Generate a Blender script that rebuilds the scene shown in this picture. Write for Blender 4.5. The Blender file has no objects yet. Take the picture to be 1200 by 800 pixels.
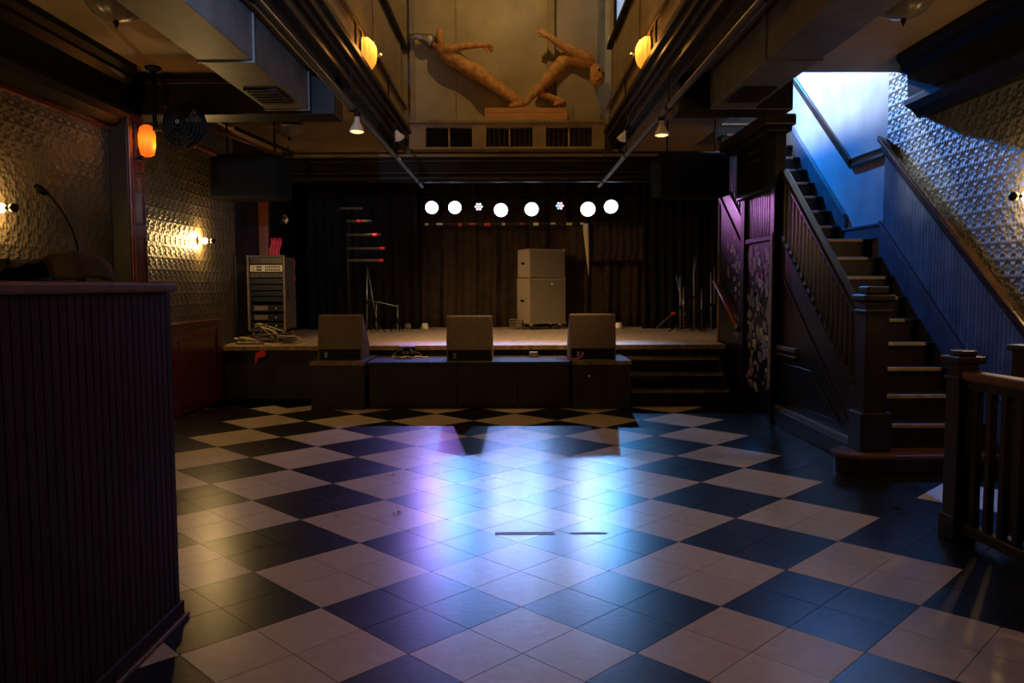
import bpy, bmesh, math, random
from mathutils import Vector, Matrix
random.seed(7)
scene = bpy.context.scene
C = scene.collection

# ------------------------------------------------------------------ camera
FPX, PITCH, YAW, ROLL, CAMH = 926.28, 0.0702, -0.0012, 0.0033, 1.3812
cam_d = bpy.data.cameras.new('camera'); cam = bpy.data.objects.new('camera', cam_d); C.objects.link(cam)
cam_d.sensor_width = 36.0; cam_d.lens = FPX / 1200.0 * 36.0; cam_d.clip_start = 0.05
CAMM = Matrix.Translation((0, 0, CAMH)) @ Matrix.Rotation(YAW, 4, 'Z') @ Matrix.Rotation(math.pi/2 - PITCH, 4, 'X') @ Matrix.Rotation(-ROLL, 4, 'Z')
cam.matrix_world = CAMM
scene.camera = cam

# ------------------------------------------------------------------ world, exposure
w = bpy.data.worlds.new('world'); scene.world = w; w.use_nodes = True
w.node_tree.nodes['Background'].inputs[0].default_value = (0.10, 0.08, 0.06, 1)
w.node_tree.nodes['Background'].inputs[1].default_value = 0.004
scene.view_settings.view_transform = 'Standard'; scene.view_settings.look = 'None'
scene.view_settings.gamma = 1.0; scene.view_settings.use_curve_mapping = False
scene.view_settings.exposure = 0.0
scene.cycles.sample_clamp_indirect = 4.0
scene.cycles.max_bounces = 6

def at(px, py, X=None, Y=None, Z=None):
    """photo pixel -> point on the plane X=, Y= or Z="""
    d = CAMM.to_3x3() @ Vector(((px - 600) / FPX, -(py - 400) / FPX, -1.0))
    o = Vector((0, 0, CAMH))
    t = (X - o.x) / d.x if X is not None else (Y - o.y) / d.y if Y is not None else (Z - o.z) / d.z
    return o + d * t

# ------------------------------------------------------------------ materials
def nodes(name):
    m = bpy.data.materials.new(name); m.use_nodes = True
    nt = m.node_tree
    return m, nt, nt.nodes['Principled BSDF']
def mat(name, col, rough=0.5, metal=0.0, spec=0.5, noise=0.25, scale=6.0, bump=0.0, bscale=60.0, coat=0.0, stretch=None, emit=None, es=0.0):
    m, nt, b = nodes(name)
    N = nt.nodes; L = nt.links
    b.inputs['Roughness'].default_value = rough; b.inputs['Metallic'].default_value = metal
    b.inputs['Specular IOR Level'].default_value = spec
    b.inputs['Coat Weight'].default_value = coat
    tc = N.new('ShaderNodeNewGeometry'); src = tc.outputs['Position']
    if stretch:
        mp = N.new('ShaderNodeMapping'); mp.inputs['Scale'].default_value = stretch
        L.new(src, mp.inputs[0]); src = mp.outputs[0]
    n = N.new('ShaderNodeTexNoise'); n.inputs['Scale'].default_value = scale; n.inputs['Detail'].default_value = 6
    L.new(src, n.inputs['Vector'])
    r = N.new('ShaderNodeValToRGB')
    r.color_ramp.elements[0].position = 0.3; r.color_ramp.elements[1].position = 0.7
    r.color_ramp.elements[0].color = tuple(c * (1 - noise) for c in col) + (1,)
    r.color_ramp.elements[1].color = tuple(min(1, c * (1 + noise)) for c in col) + (1,)
    L.new(n.outputs['Fac'], r.inputs[0]); L.new(r.outputs[0], b.inputs['Base Color'])
    if bump:
        n2 = N.new('ShaderNodeTexNoise'); n2.inputs['Scale'].default_value = bscale; n2.inputs['Detail'].default_value = 4
        L.new(src, n2.inputs['Vector'])
        bp = N.new('ShaderNodeBump'); bp.inputs['Strength'].default_value = bump; bp.inputs['Distance'].default_value = 0.01
        L.new(n2.outputs['Fac'], bp.inputs['Height']); L.new(bp.outputs[0], b.inputs['Normal'])
    if emit:
        b.inputs['Emission Color'].default_value = emit + (1,); b.inputs['Emission Strength'].default_value = es
    return m
def mnode(nt, op, a, b=None, c=None):
    n = nt.nodes.new('ShaderNodeMath'); n.operation = op
    for i, v in enumerate((a, b, c)):
        if v is None: continue
        if isinstance(v, (int, float)): n.inputs[i].default_value = v
        else: nt.links.new(v, n.inputs[i])
    return n.outputs[0]
def embossed(name, col, rough, metal):
    """pressed relief wall covering: rosettes in squares, ridge lines, a band every few rows"""
    m, nt, b = nodes(name); L = nt.links
    b.inputs['Roughness'].default_value = rough; b.inputs['Metallic'].default_value = metal
    g = nt.nodes.new('ShaderNodeNewGeometry'); s = nt.nodes.new('ShaderNodeSeparateXYZ'); L.new(g.outputs['Position'], s.inputs[0])
    P = 0.125
    u = mnode(nt, 'SUBTRACT', mnode(nt, 'FRACT', mnode(nt, 'DIVIDE', mnode(nt, 'ADD', s.outputs['Y'], 20.0), P)), 0.5)
    v = mnode(nt, 'SUBTRACT', mnode(nt, 'FRACT', mnode(nt, 'DIVIDE', mnode(nt, 'ADD', s.outputs['Z'], 20.0), P)), 0.5)
    r = mnode(nt, 'SQRT', mnode(nt, 'ADD', mnode(nt, 'MULTIPLY', u, u), mnode(nt, 'MULTIPLY', v, v)))
    dia = mnode(nt, 'ADD', mnode(nt, 'ABSOLUTE', u), mnode(nt, 'ABSOLUTE', v))
    rings = mnode(nt, 'MULTIPLY', mnode(nt, 'COSINE', mnode(nt, 'MULTIPLY', r, 19.0)), 0.3)
    cen = mnode(nt, 'MULTIPLY', mnode(nt, 'COSINE', mnode(nt, 'MULTIPLY', mnode(nt, 'ARCTAN2', v, u), 4.0)), mnode(nt, 'MULTIPLY', r, 1.3))
    edge = mnode(nt, 'MULTIPLY', mnode(nt, 'GREATER_THAN', mnode(nt, 'ABSOLUTE', u), 0.43), 0.9)
    band = mnode(nt, 'GREATER_THAN', mnode(nt, 'ABSOLUTE', mnode(nt, 'SUBTRACT', mnode(nt, 'FRACT', mnode(nt, 'DIVIDE', mnode(nt, 'ADD', s.outputs['Z'], 20.0), P * 4)), 0.5)), 0.465)
    h = mnode(nt, 'ADD', mnode(nt, 'ADD', rings, cen), mnode(nt, 'ADD', edge, band))
    nz = nt.nodes.new('ShaderNodeTexNoise'); nz.inputs['Scale'].default_value = 90; L.new(g.outputs['Position'], nz.inputs['Vector'])
    h = mnode(nt, 'ADD', h, mnode(nt, 'MULTIPLY', nz.outputs['Fac'], 0.6))
    bp = nt.nodes.new('ShaderNodeBump'); bp.inputs['Strength'].default_value = 0.55; bp.inputs['Distance'].default_value = 0.011
    L.new(h, bp.inputs['Height']); L.new(bp.outputs[0], b.inputs['Normal'])
    n = nt.nodes.new('ShaderNodeTexNoise'); n.inputs['Scale'].default_value = 3.0; n.inputs['Detail'].default_value = 8; L.new(g.outputs['Position'], n.inputs['Vector'])
    cr = nt.nodes.new('ShaderNodeValToRGB')
    cr.color_ramp.elements[0].position = 0.3; cr.color_ramp.elements[1].position = 0.75
    cr.color_ramp.elements[0].color = tuple(c * 0.7 for c in col) + (1,); cr.color_ramp.elements[1].color = tuple(c * 1.25 for c in col) + (1,)
    L.new(n.outputs['Fac'], cr.inputs[0]); L.new(cr.outputs[0], b.inputs['Base Color'])
    return m
def grooved(name, col, rough, axis, pitch, depth=0.006, spec=0.5, noise=0.3, coat=0.0):
    """painted boards with fine bead grooves every pitch along one world axis"""
    m = mat(name, col, rough, spec=spec, noise=noise, coat=coat)
    nt = m.node_tree; L = nt.links; b = nt.nodes['Principled BSDF']
    g = nt.nodes.new('ShaderNodeNewGeometry'); s = nt.nodes.new('ShaderNodeSeparateXYZ'); L.new(g.outputs['Position'], s.inputs[0])
    f = mnode(nt, 'ABSOLUTE', mnode(nt, 'SUBTRACT', mnode(nt, 'FRACT', mnode(nt, 'DIVIDE', mnode(nt, 'ADD', s.outputs[axis], 20.0), pitch)), 0.5))
    h = mnode(nt, 'MINIMUM', mnode(nt, 'MULTIPLY', mnode(nt, 'SUBTRACT', 0.5, f), 8.0), 1.0)
    bp = nt.nodes.new('ShaderNodeBump'); bp.inputs['Strength'].default_value = 1.0; bp.inputs['Distance'].default_value = depth
    L.new(h, bp.inputs['Height']); L.new(bp.outputs[0], b.inputs['Normal'])
    return m
def tile_mat(name, base, vein, speck, rough):
    m, nt, b = nodes(name); L = nt.links; N = nt.nodes
    b.inputs['Specular IOR Level'].default_value = 0.27
    g = N.new('ShaderNodeNewGeometry'); oi = N.new('ShaderNodeObjectInfo')
    n = N.new('ShaderNodeTexNoise'); n.inputs['Scale'].default_value = 18; n.inputs['Detail'].default_value = 8; n.inputs['Distortion'].default_value = 0.4
    L.new(g.outputs['Position'], n.inputs['Vector'])
    cr = N.new('ShaderNodeValToRGB'); cr.color_ramp.elements[0].position = 0.35; cr.color_ramp.elements[1].position = 0.7
    cr.color_ramp.elements[0].color = base + (1,); cr.color_ramp.elements[1].color = vein + (1,); L.new(n.outputs['Fac'], cr.inputs[0])
    v = N.new('ShaderNodeTexVoronoi'); v.inputs['Scale'].default_value = 38; L.new(g.outputs['Position'], v.inputs['Vector'])
    sp = mnode(nt, 'LESS_THAN', v.outputs['Distance'], 0.10)
    mx = N.new('ShaderNodeMix'); mx.data_type = 'RGBA'; L.new(sp, mx.inputs[0]); L.new(cr.outputs[0], mx.inputs[6]); mx.inputs[7].default_value = speck + (1,)
    hs = N.new('ShaderNodeHueSaturation'); L.new(mx.outputs[2], hs.inputs['Color'])
    L.new(mnode(nt, 'ADD', mnode(nt, 'MULTIPLY', oi.outputs['Random'], 0.12), 0.94), hs.inputs['Value'])
    L.new(hs.outputs[0], b.inputs['Base Color'])
    n2 = N.new('ShaderNodeTexNoise'); n2.inputs['Scale'].default_value = 3.5; n2.inputs['Detail'].default_value = 6; L.new(g.outputs['Position'], n2.inputs['Vector'])
    L.new(mnode(nt, 'ADD', mnode(nt, 'MULTIPLY', n2.outputs['Fac'], 0.08), rough - 0.04), b.inputs['Roughness'])
    n3 = N.new('ShaderNodeTexNoise'); n3.inputs['Scale'].default_value = 30; n3.inputs['Detail'].default_value = 5; L.new(g.outputs['Position'], n3.inputs['Vector'])
    bp = N.new('ShaderNodeBump'); bp.inputs['Strength'].default_value = 0.08; bp.inputs['Distance'].default_value = 0.01
    L.new(n3.outputs['Fac'], bp.inputs['Height']); L.new(bp.outputs[0], b.inputs['Normal'])
    return m
def glow(name, col, s):
    m, nt, b = nodes(name)
    b.inputs['Base Color'].default_value = col + (1,); b.inputs['Emission Color'].default_value = col + (1,); b.inputs['Emission Strength'].default_value = s
    return m

def lit_glass(name, col):
    m, nt, b = nodes(name); N = nt.nodes
    tr = N.new('ShaderNodeBsdfTranslucent'); tr.inputs[0].default_value = col + (1,); mx = N.new('ShaderNodeMixShader'); mx.inputs[0].default_value = 0.7
    b.inputs['Base Color'].default_value = col + (1,); b.inputs['Roughness'].default_value = 0.25
    nt.links.new(b.outputs[0], mx.inputs[1]); nt.links.new(tr.outputs[0], mx.inputs[2]); nt.links.new(mx.outputs[0], N['Material Output'].inputs[0])
    return m
M = dict(
    tile_light=tile_mat('cream_vinyl_tile', (0.52, 0.43, 0.33), (0.59, 0.49, 0.39), (0.42, 0.34, 0.26), 0.29),
    tile_dark=tile_mat('black_vinyl_tile', (0.006, 0.006, 0.008), (0.013, 0.012, 0.014), (0.07, 0.06, 0.05), 0.29),
    grout=mat('dark_joint', (0.02, 0.018, 0.016), 0.8),
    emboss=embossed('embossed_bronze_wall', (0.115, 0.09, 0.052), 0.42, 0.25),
    emboss_r=embossed('embossed_wall_white_lit', (0.15, 0.147, 0.14), 0.5, 0.1),  # right-hand copy of the covering, with the white light put into its grey
    dark_wood=mat('dark_stained_wood', (0.014, 0.007, 0.005), 0.42, spec=0.3, noise=0.5, scale=5, stretch=(6, 6, 0.6), bump=0.05),
    booth_wood=mat('booth_boards', (0.026, 0.008, 0.008), 0.6, spec=0.12, noise=0.45, scale=4, stretch=(8, 8, 0.5), bump=0.08),
    red_wood=mat('mahogany', (0.15, 0.030, 0.012), 0.28, noise=0.4, scale=4, stretch=(3, 3, 0.4), coat=0.3),
    cap_wood=mat('worn_cap_wood', (0.12, 0.05, 0.035), 0.45, spec=0.3, noise=0.4, scale=8),
    nosing=mat('worn_tread_edge', (0.30, 0.20, 0.12), 0.4, noise=0.35, scale=9),
    black=mat('black_paint', (0.006, 0.005, 0.006), 0.55, spec=0.25, noise=0.4),
    black_gloss=mat('black_gloss_paint', (0.007, 0.006, 0.007), 0.38, spec=0.3, noise=0.4),
    cornice=mat('cornice_paint', (0.006, 0.005, 0.006), 0.45, spec=0.18, noise=0.4),
    pabox=mat('loudspeaker_paint', (0.004, 0.004, 0.0045), 0.7, spec=0.1, noise=0.3),
    stage_face=mat('stage_front_black', (0.013, 0.010, 0.009), 0.55, noise=0.5, scale=3),
    deck=mat('worn_stage_deck', (0.42, 0.34, 0.28), 0.55, noise=0.35, scale=9, bump=0.1),
    riser_top=mat('riser_carpet', (0.03, 0.028, 0.034), 0.8, noise=0.4, scale=30, bump=0.3),
    box_edge=mat('worn_box_edge', (0.20, 0.13, 0.06), 0.6, noise=0.5, scale=14),
    cloth=mat('black_velour', (0.010, 0.008, 0.010), 0.9, spec=0.2, noise=0.4),
    cloth_b=mat('brown_black_velour', (0.042, 0.028, 0.022), 0.9, spec=0.2, noise=0.35),
    tan=mat('ceiling_paint', (0.26, 0.18, 0.10), 0.7, noise=0.2, scale=2.0),
    mauve=mat('ceiling_plaster', (0.34, 0.27, 0.22), 0.7, noise=0.15),
    gold=mat('balcony_paint', (0.22, 0.155, 0.075), 0.45, noise=0.3, scale=4),
    back=mat('atrium_wall_paint', (0.33, 0.27, 0.15), 0.6, noise=0.22, scale=2.2, bump=0.05),
    back2=mat('atrium_pier_paint', (0.26, 0.21, 0.13), 0.6, noise=0.2, scale=2.2),
    duct=mat('galvanised_duct', (0.13, 0.13, 0.135), 0.5, metal=0.1, spec=0.25, noise=0.25, scale=4, bump=0.06, bscale=8),
    pipe=mat('painted_pipe', (0.05, 0.045, 0.05), 0.5, metal=0.2),
    steel=mat('steel', (0.45, 0.45, 0.47), 0.3, metal=1.0),
    chrome=mat('chrome', (0.7, 0.7, 0.72), 0.15, metal=1.0),
    carpet=mat('speaker_carpet', (0.16, 0.125, 0.09), 0.9, spec=0.2, noise=0.2, scale=40, bump=0.2, bscale=200),
    tolex=mat('cabinet_tolex', (0.17, 0.14, 0.105), 0.6, noise=0.15, scale=40, bump=0.2, bscale=160),
    grille=mat('grille_cloth', (0.12, 0.10, 0.075), 0.8, noise=0.2, scale=80),
    rackbody=mat('rack_carpet', (0.10, 0.08, 0.06), 0.85, noise=0.3, scale=50),
    rackgear=mat('rack_gear', (0.008, 0.007, 0.0065), 0.5, spec=0.25, noise=0.4),
    beige=mat('beige_gear', (0.62, 0.52, 0.32), 0.45, noise=0.1),
    clay=mat('ochre_clay', (0.46, 0.23, 0.07), 0.75, noise=0.35, scale=16, bump=0.45, bscale=30),
    clay2=mat('ochre_plank', (0.46, 0.22, 0.07), 0.65, noise=0.25, scale=5, stretch=(1, 4, 12)),
    foil=mat('crumpled_foil', (0.42, 0.40, 0.36), 0.32, metal=0.9, noise=0.4, bump=0.8, bscale=40),
    orange=mat('orange_pole', (0.55, 0.10, 0.04), 0.4, noise=0.2),
    redtape=mat('red_tape', (0.60, 0.02, 0.05), 0.5, noise=0.2, emit=(0.6, 0.02, 0.05), es=0.0),
    white=mat('white_plastic', (0.7, 0.68, 0.64), 0.4, noise=0.1),
    cable=mat('cable_rubber', (0.10, 0.075, 0.05), 0.5, noise=0.4),
    glass=mat('frosted_shade', (0.17, 0.14, 0.11), 0.3, noise=0.1),
    rag=mat('brown_cover', (0.06, 0.045, 0.022), 0.85, spec=0.1, noise=0.4, scale=9, bump=0.3, bscale=14),
    stairwall=mat('satin_wall_paint', (0.42, 0.43, 0.45), 0.42, noise=0.18, scale=3.0, bump=0.05, bscale=10),
    bead=grooved('beadboard_paint', (0.16, 0.17, 0.20), 0.33, 'Y', 0.05, 0.014),
    skirt=mat('skirt_board_paint', (0.10, 0.105, 0.13), 0.32, noise=0.25),
    beadgold=grooved('balcony_beadboard', (0.20, 0.15, 0.085), 0.4, 'Y', 0.055, 0.006),
    chairrail=mat('chair_rail_wood', (0.05, 0.028, 0.018), 0.25, noise=0.4, coat=0.4),
    tape=mat('grey_tape', (0.20, 0.15, 0.17), 0.6),
    litwin=glow('upstairs_window_pane', (0.40, 0.56, 0.85), 0.55),
    bulb=glow('warm_bulb', (1.0, 0.70, 0.30), 12.0),
    shell=lit_glass('lit_shell_glass', (1.0, 0.62, 0.22)),
    amber=lit_glass('lit_amber_glass', (1.0, 0.50, 0.12)),
    floodface=glow('flood_bulb_face', (1.0, 0.72, 0.36), 1.3),
)
STK = [mat('sticker_' + n, c, 0.5, noise=0.3, scale=40) for n, c in (('white', (0.42, 0.40, 0.38)), ('grey', (0.22, 0.20, 0.20)), ('mauve', (0.26, 0.18, 0.24)), ('red', (0.32, 0.05, 0.07)), ('green', (0.10, 0.32, 0.08)), ('tan', (0.34, 0.26, 0.16)), ('black', (0.03, 0.03, 0.03)), ('blue', (0.10, 0.12, 0.26)))]

# ------------------------------------------------------------------ mesh builder
class MB:
    def __init__(s): s.v = []; s.f = []; s.sm = []
    def add(s, vs, fs, smooth=False):
        o = len(s.v); s.v += [Vector(p) for p in vs]; s.f += [[i + o for i in f] for f in fs]; s.sm += [smooth] * len(fs); return s
    def box(s, x0, x1, y0, y1, z0, z1, mx=None):
        vs = [Vector((x, y, z)) for x in (x0, x1) for y in (y0, y1) for z in (z0, z1)]
        if mx: vs = [mx @ p for p in vs]
        return s.add(vs, [(0, 1, 3, 2), (4, 6, 7, 5), (0, 4, 5, 1), (2, 3, 7, 6), (0, 2, 6, 4), (1, 5, 7, 3)])
    def prism(s, poly, axis, a, b):
        """polygon in the two other axes (in xyz order), extruded along axis from a to b"""
        def mk(p, t):
            l = list(p); l.insert('xyz'.index(axis), t); return l
        n = len(poly)
        return s.add([mk(p, a) for p in poly] + [mk(p, b) for p in poly],
                     [tuple(range(n)), tuple(range(2 * n - 1, n - 1, -1))] + [(i, (i + 1) % n, n + (i + 1) % n, n + i) for i in range(n)])
    def tube(s, pts, r, n=8):
        pts = [Vector(p) for p in pts]; rs = r if isinstance(r, (list, tuple)) else [r] * len(pts)
        vs = []; fs = []
        t = (pts[1] - pts[0]).normalized()
        up = Vector((0, 0, 1)) if abs(t.z) < 0.9 else Vector((1, 0, 0))
        a = t.cross(up).normalized()
        for i, p in enumerate(pts):
            t = (pts[min(i + 1, len(pts) - 1)] - pts[max(i - 1, 0)]).normalized()
            a = (a - t * a.dot(t)).normalized(); b = t.cross(a)
            for k in range(n):
                q = 2 * math.pi * k / n; vs.append(p + (a * math.cos(q) + b * math.sin(q)) * rs[i])
        for i in range(len(pts) - 1):
            for k in range(n):
                fs.append((i * n + k, i * n + (k + 1) % n, (i + 1) * n + (k + 1) % n, (i + 1) * n + k))
        s.add(vs, fs, True)
        m = len(pts) - 1
        s.add(vs[:n], [tuple(range(n))[::-1]]); s.add(vs[m * n:], [tuple(range(n))])
        return s
    def lathe(s, prof, o, n=16, axis='z', mx=None):
        """prof: (radius, height) list turned about an axis through o"""
        vs = []; fs = []
        for r, h in prof:
            for k in range(n):
                q = 2 * math.pi * k / n; p = (r * math.cos(q), r * math.sin(q), h)
                p = {'z': p, 'x': (p[2], p[0], p[1]), 'y': (p[0], p[2], p[1])}[axis]
                p = Vector(p); p = (mx @ p) if mx else p
                vs.append(p + Vector(o))
        for i in range(len(prof) - 1):
            for k in range(n): fs.append((i * n + k, i * n + (k + 1) % n, (i + 1) * n + (k + 1) % n, (i + 1) * n + k))
        s.add(vs, fs, True)
        s.add(vs[:n], [tuple(range(n))[::-1]]); s.add(vs[-n:], [tuple(range(n))])
        return s
    def ball(s, o, r, n=10, sc=(1, 1, 1)):
        pr = [(max(1e-4, math.sin(math.pi * i / n)), -math.cos(math.pi * i / n)) for i in range(n + 1)]
        return s.lathe([(a * r, b * r) for a, b in pr], o, n=2 * n, mx=Matrix.Diagonal(sc))
    def grid(s, fn, nu, nv, smooth=True):
        vs = [fn(i / nu, j / nv) for j in range(nv + 1) for i in range(nu + 1)]
        return s.add(vs, [(j * (nu + 1) + i, j * (nu + 1) + i + 1, (j + 1) * (nu + 1) + i + 1, (j + 1) * (nu + 1) + i) for j in range(nv) for i in range(nu)], smooth)
    def build(s, name, m, parent=None, bevel=0.0, solid=0.0):
        lo = Vector([min(p[i] for p in s.v) for i in range(3)]); hi = Vector([max(p[i] for p in s.v) for i in range(3)]); c = (lo + hi) / 2
        me = bpy.data.meshes.new(name); me.from_pydata([p - c for p in s.v], [], s.f)
        me.polygons.foreach_set('use_smooth', s.sm)
        bm = bmesh.new(); bm.from_mesh(me); bmesh.ops.remove_doubles(bm, verts=bm.verts, dist=1e-5); bmesh.ops.recalc_face_normals(bm, faces=bm.faces); bm.to_mesh(me); bm.free()
        me.materials.append(M[m] if isinstance(m, str) else m)
        o = bpy.data.objects.new(name, me); C.objects.link(o); o.location = c
        if bevel:
            b = o.modifiers.new('bevel', 'BEVEL'); b.width = bevel; b.segments = 2; b.limit_method = 'ANGLE'
        if solid:
            b = o.modifiers.new('solid', 'SOLIDIFY'); b.thickness = solid; b.offset = 0
        if parent: adopt(o, parent)
        return o
WM = {}
def wmat(o):
    l = Matrix.Translation(o.location)
    l = l @ o.rotation_euler.to_matrix().to_4x4()
    return l if not o.parent else wmat(o.parent) @ o.matrix_parent_inverse @ l
def adopt(o, p):
    o.parent = p; o.matrix_parent_inverse = wmat(p).inverted()
def box(name, x0, x1, y0, y1, z0, z1, m, parent=None, bevel=0.0): return MB().box(x0, x1, y0, y1, z0, z1).build(name, m, parent, bevel)
def tag(o, label, cat, group=None):
    o['label'] = label; o['category'] = cat
    if group: o['group'] = group
    return o
def struct(o): o['kind'] = 'structure'; return o
def thing(name, label, cat, loc=(0, 0, 0), group=None, rz=0.0):
    o = bpy.data.objects.new(name, None); C.objects.link(o); o.location = loc; o.rotation_euler = (0, 0, rz); o.empty_display_size = 0.1
    return tag(o, label, cat, group)
def dup(root, loc, label=None, rz=None):
    r = root.copy(); C.objects.link(r); r.location = loc
    if rz is not None: r.rotation_euler = (0, 0, rz)
    if label: r['label'] = label
    for ch in list(root.children):
        c = ch.copy(); C.objects.link(c); c.parent = r
        for g in list(ch.children):
            d = g.copy(); C.objects.link(d); d.parent = c
    return r
def lamp(kind, loc, energy, col, size=0.05, target=None, angle=60, blend=0.8, parent=None, name=None, sy=None):
    d = bpy.data.lights.new(name or 'lamp_light', kind); d.energy = energy; d.color = col
    if kind == 'AREA':
        d.size = size
        if sy: d.shape = 'RECTANGLE'; d.size_y = sy
    else: d.shadow_soft_size = size
    if kind == 'SPOT': d.spot_size = math.radians(angle); d.spot_blend = blend
    o = bpy.data.objects.new(name or 'lamp_light', d); C.objects.link(o); o.location = loc
    if target is not None: o.rotation_euler = (Vector(target) - Vector(loc)).to_track_quat('-Z', 'Y').to_euler()
    if parent: adopt(o, parent)
    return o

WARM = (1.0, 0.60, 0.24); AMBER = (1.0, 0.40, 0.07)
XL, XR = -3.6, 3.6

# ------------------------------------------------------------------ floor
S = 0.6096 / math.sqrt(2)
OX, OY = 0.0399, 3.3205
floor = struct(box('floor', -3.75, 3.75, -3.2, 9.0, -0.16, -0.006, 'grout'))
hd = S / 2 - 0.0022
def tile_geo(mb, cx, cy): mb.prism([(cx + hd, cy), (cx, cy + hd), (cx - hd, cy), (cx, cy - hd)], 'z', -0.006, 0.0)
def tile_mesh(nm, m):
    b = MB(); tile_geo(b, 0, 0); o = b.build(nm, m); me = o.data; bpy.data.objects.remove(o); return me
tm_l, tm_d = tile_mesh('light_floor_tile', 'tile_light'), tile_mesh('dark_floor_tile', 'tile_dark')
tiles = []
for i in range(-9, 10):
    for j in range(-15, 14):
        if (i + j) % 2 == 0: continue
        light = (i % 2 == 0 and -6 <= i <= 4) or (i == 7 and j <= 4)
        for du, dv in ((0.5, 0), (-0.5, 0), (0, 0.5), (0, -0.5)):
            x, y = OX + (i + du) * S, OY + (j + dv) * S
            if abs(x) > 3.6 - 0.1 or y > 8.95: continue
            seen = y > 2.3 and abs(x) / y < 0.68 and not (x < -1.3 and y < 3.25) and not (x > 2.5 and 5.7 < y) and not (x > 2.4 and y < 4.2) and not (x < -1.0 and x / y < -0.47 and y < 6.2) and y < 8.85
            tiles.append((0 if seen else 1, y, x, y, light))
tiles.sort()
sl, sd = MB(), MB()
for k, (a, b, x, y, light) in enumerate(tiles):
    if k < 294 and a == 0:
        o = bpy.data.objects.new('floor_tile', tm_l if light else tm_d); C.objects.link(o); o.location = (x, y, -0.003); adopt(o, floor)
    else: tile_geo(sl if light else sd, x, y)
for mb, m in ((sl, 'tile_light'), (sd, 'tile_dark')):
    if mb.v: mb.build('floor_tile_field', m, floor)['kind'] = 'stuff'
# scuff marks of old tape on the floor
tag(box('floor_tape', *[c for c in (at(580, 625, Z=0).x, at(650, 625, Z=0).x)], at(580, 626.5, Z=0).y, at(580, 623.5, Z=0).y, 0.0003, 0.0016, 'tape'), 'long dark strip of tape stuck across the middle floor tiles', 'tape')
tag(box('floor_tape', at(668, 625, Z=0).x, at(712, 625, Z=0).x, at(668, 625.7, Z=0).y, at(668, 623.7, Z=0).y, 0.0003, 0.0016, 'tape'), 'short faded strip of tape beside the long dark strip', 'tape')
for px, py in ((455, 557), (463, 601)):
    p = at(px, py, Z=0)
    mb = MB()
    for k in range(4):
        q = k * 1.7 + px; mb.tube([(p.x + 0.012 * k, p.y, 0.006), (p.x + 0.012 * k + 0.02 * math.cos(q), p.y + 0.02 * math.sin(q), 0.010 + 0.004 * k)], 0.004, 5)
    tag(mb.build('paper_scrap', 'white'), 'tiny white paper scrap on a cream tile, ' + ('the one closer to the stage' if py < 580 else 'the one further from the stage'), 'litter', 'white scraps on the floor')

# ------------------------------------------------------------------ walls, ceilings, beams
Y0, YB, ROOF = -3.2, 14.1, 6.9
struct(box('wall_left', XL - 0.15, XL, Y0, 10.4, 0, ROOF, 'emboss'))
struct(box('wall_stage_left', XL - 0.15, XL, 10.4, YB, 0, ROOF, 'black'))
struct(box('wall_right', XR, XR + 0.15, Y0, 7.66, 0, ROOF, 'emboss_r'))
struct(box('wall_stairwell', XR, XR + 0.15, 7.66, YB, 0, ROOF, 'stairwall'))
struct(box('wall_back', XL - 0.15, XR + 0.15, YB, YB + 0.15, 0, ROOF, 'black'))
struct(box('wall_rear', XL - 0.15, XR + 0.15, Y0 - 0.15, Y0, -0.16, ROOF, 'red_wood'))
struct(box('roof', XL - 0.15, XR + 0.15, Y0 - 0.15, YB + 0.15, ROOF, ROOF + 0.12, 'tan')).name = 'ceiling_atrium'
ZC = 3.35
struct(box('ceiling_left', XL, -1.56, Y0, 11.9, ZC, 3.9, 'tan'))
struct(box('ceiling_right', 1.50, XR, Y0, 7.5, ZC, 3.9, 'tan'))
struct(box('ceiling_stair_side', 1.50, 2.60, 7.5, 11.9, ZC, 3.9, 'tan'))
struct(box('ceiling_upper_landing', 2.60, XR, 11.35, 11.9, ZC, 3.9, 'tan'))
# transverse beams
struct(box('beam_left', XL, -1.62, 7.45, 7.80, 2.97, ZC, 'black_gloss', bevel=0.01))
struct(box('beam_right', 1.56, 2.62, 7.45, 7.80, 3.0, ZC, 'black_gloss', bevel=0.01))
t1 = struct(box('trim_1', XL, -1.9, 7.40, 7.45, 3.24, 3.29, 'dark_wood', bevel=0.008))
struct(box('trim_2', XL, -1.62, 7.80, 7.86, 3.02, 3.07, 'gold', bevel=0.008))
# cornices along both side walls (stepped crown)
def crown(sgn, y0, y1, name):
    X = sgn * 3.6
    pr = [(0, ZC), (-0.42, ZC), (-0.42, ZC - 0.05), (-0.36, ZC - 0.09), (-0.36, ZC - 0.12), (-0.27, ZC - 0.17), (-0.25, ZC - 0.36), (-0.30, ZC - 0.39), (-0.30, ZC - 0.43), (-0.20, ZC - 0.47), (-0.12, ZC - 0.53), (0, ZC - 0.53)]
    return struct(MB().prism([(X + sgn * a * 0.66, z) for a, z in pr], 'y', y0, y1).build(name, 'cornice'))
crown(-1, Y0, 7.2, 'trim_3'); crown(1, Y0, 6.95, 'trim_4')
struct(box('trim_5', XL, XL + 0.06, 7.86, 10.4, 2.97, 3.02, 'red_wood'))
struct(MB().prism([(XL, 2.78), (XL + 0.03, 2.78), (XL + 0.03, 2.815), (XL, 2.815)], 'y', Y0, 7.2).build('trim_6', 'red_wood'))
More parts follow.
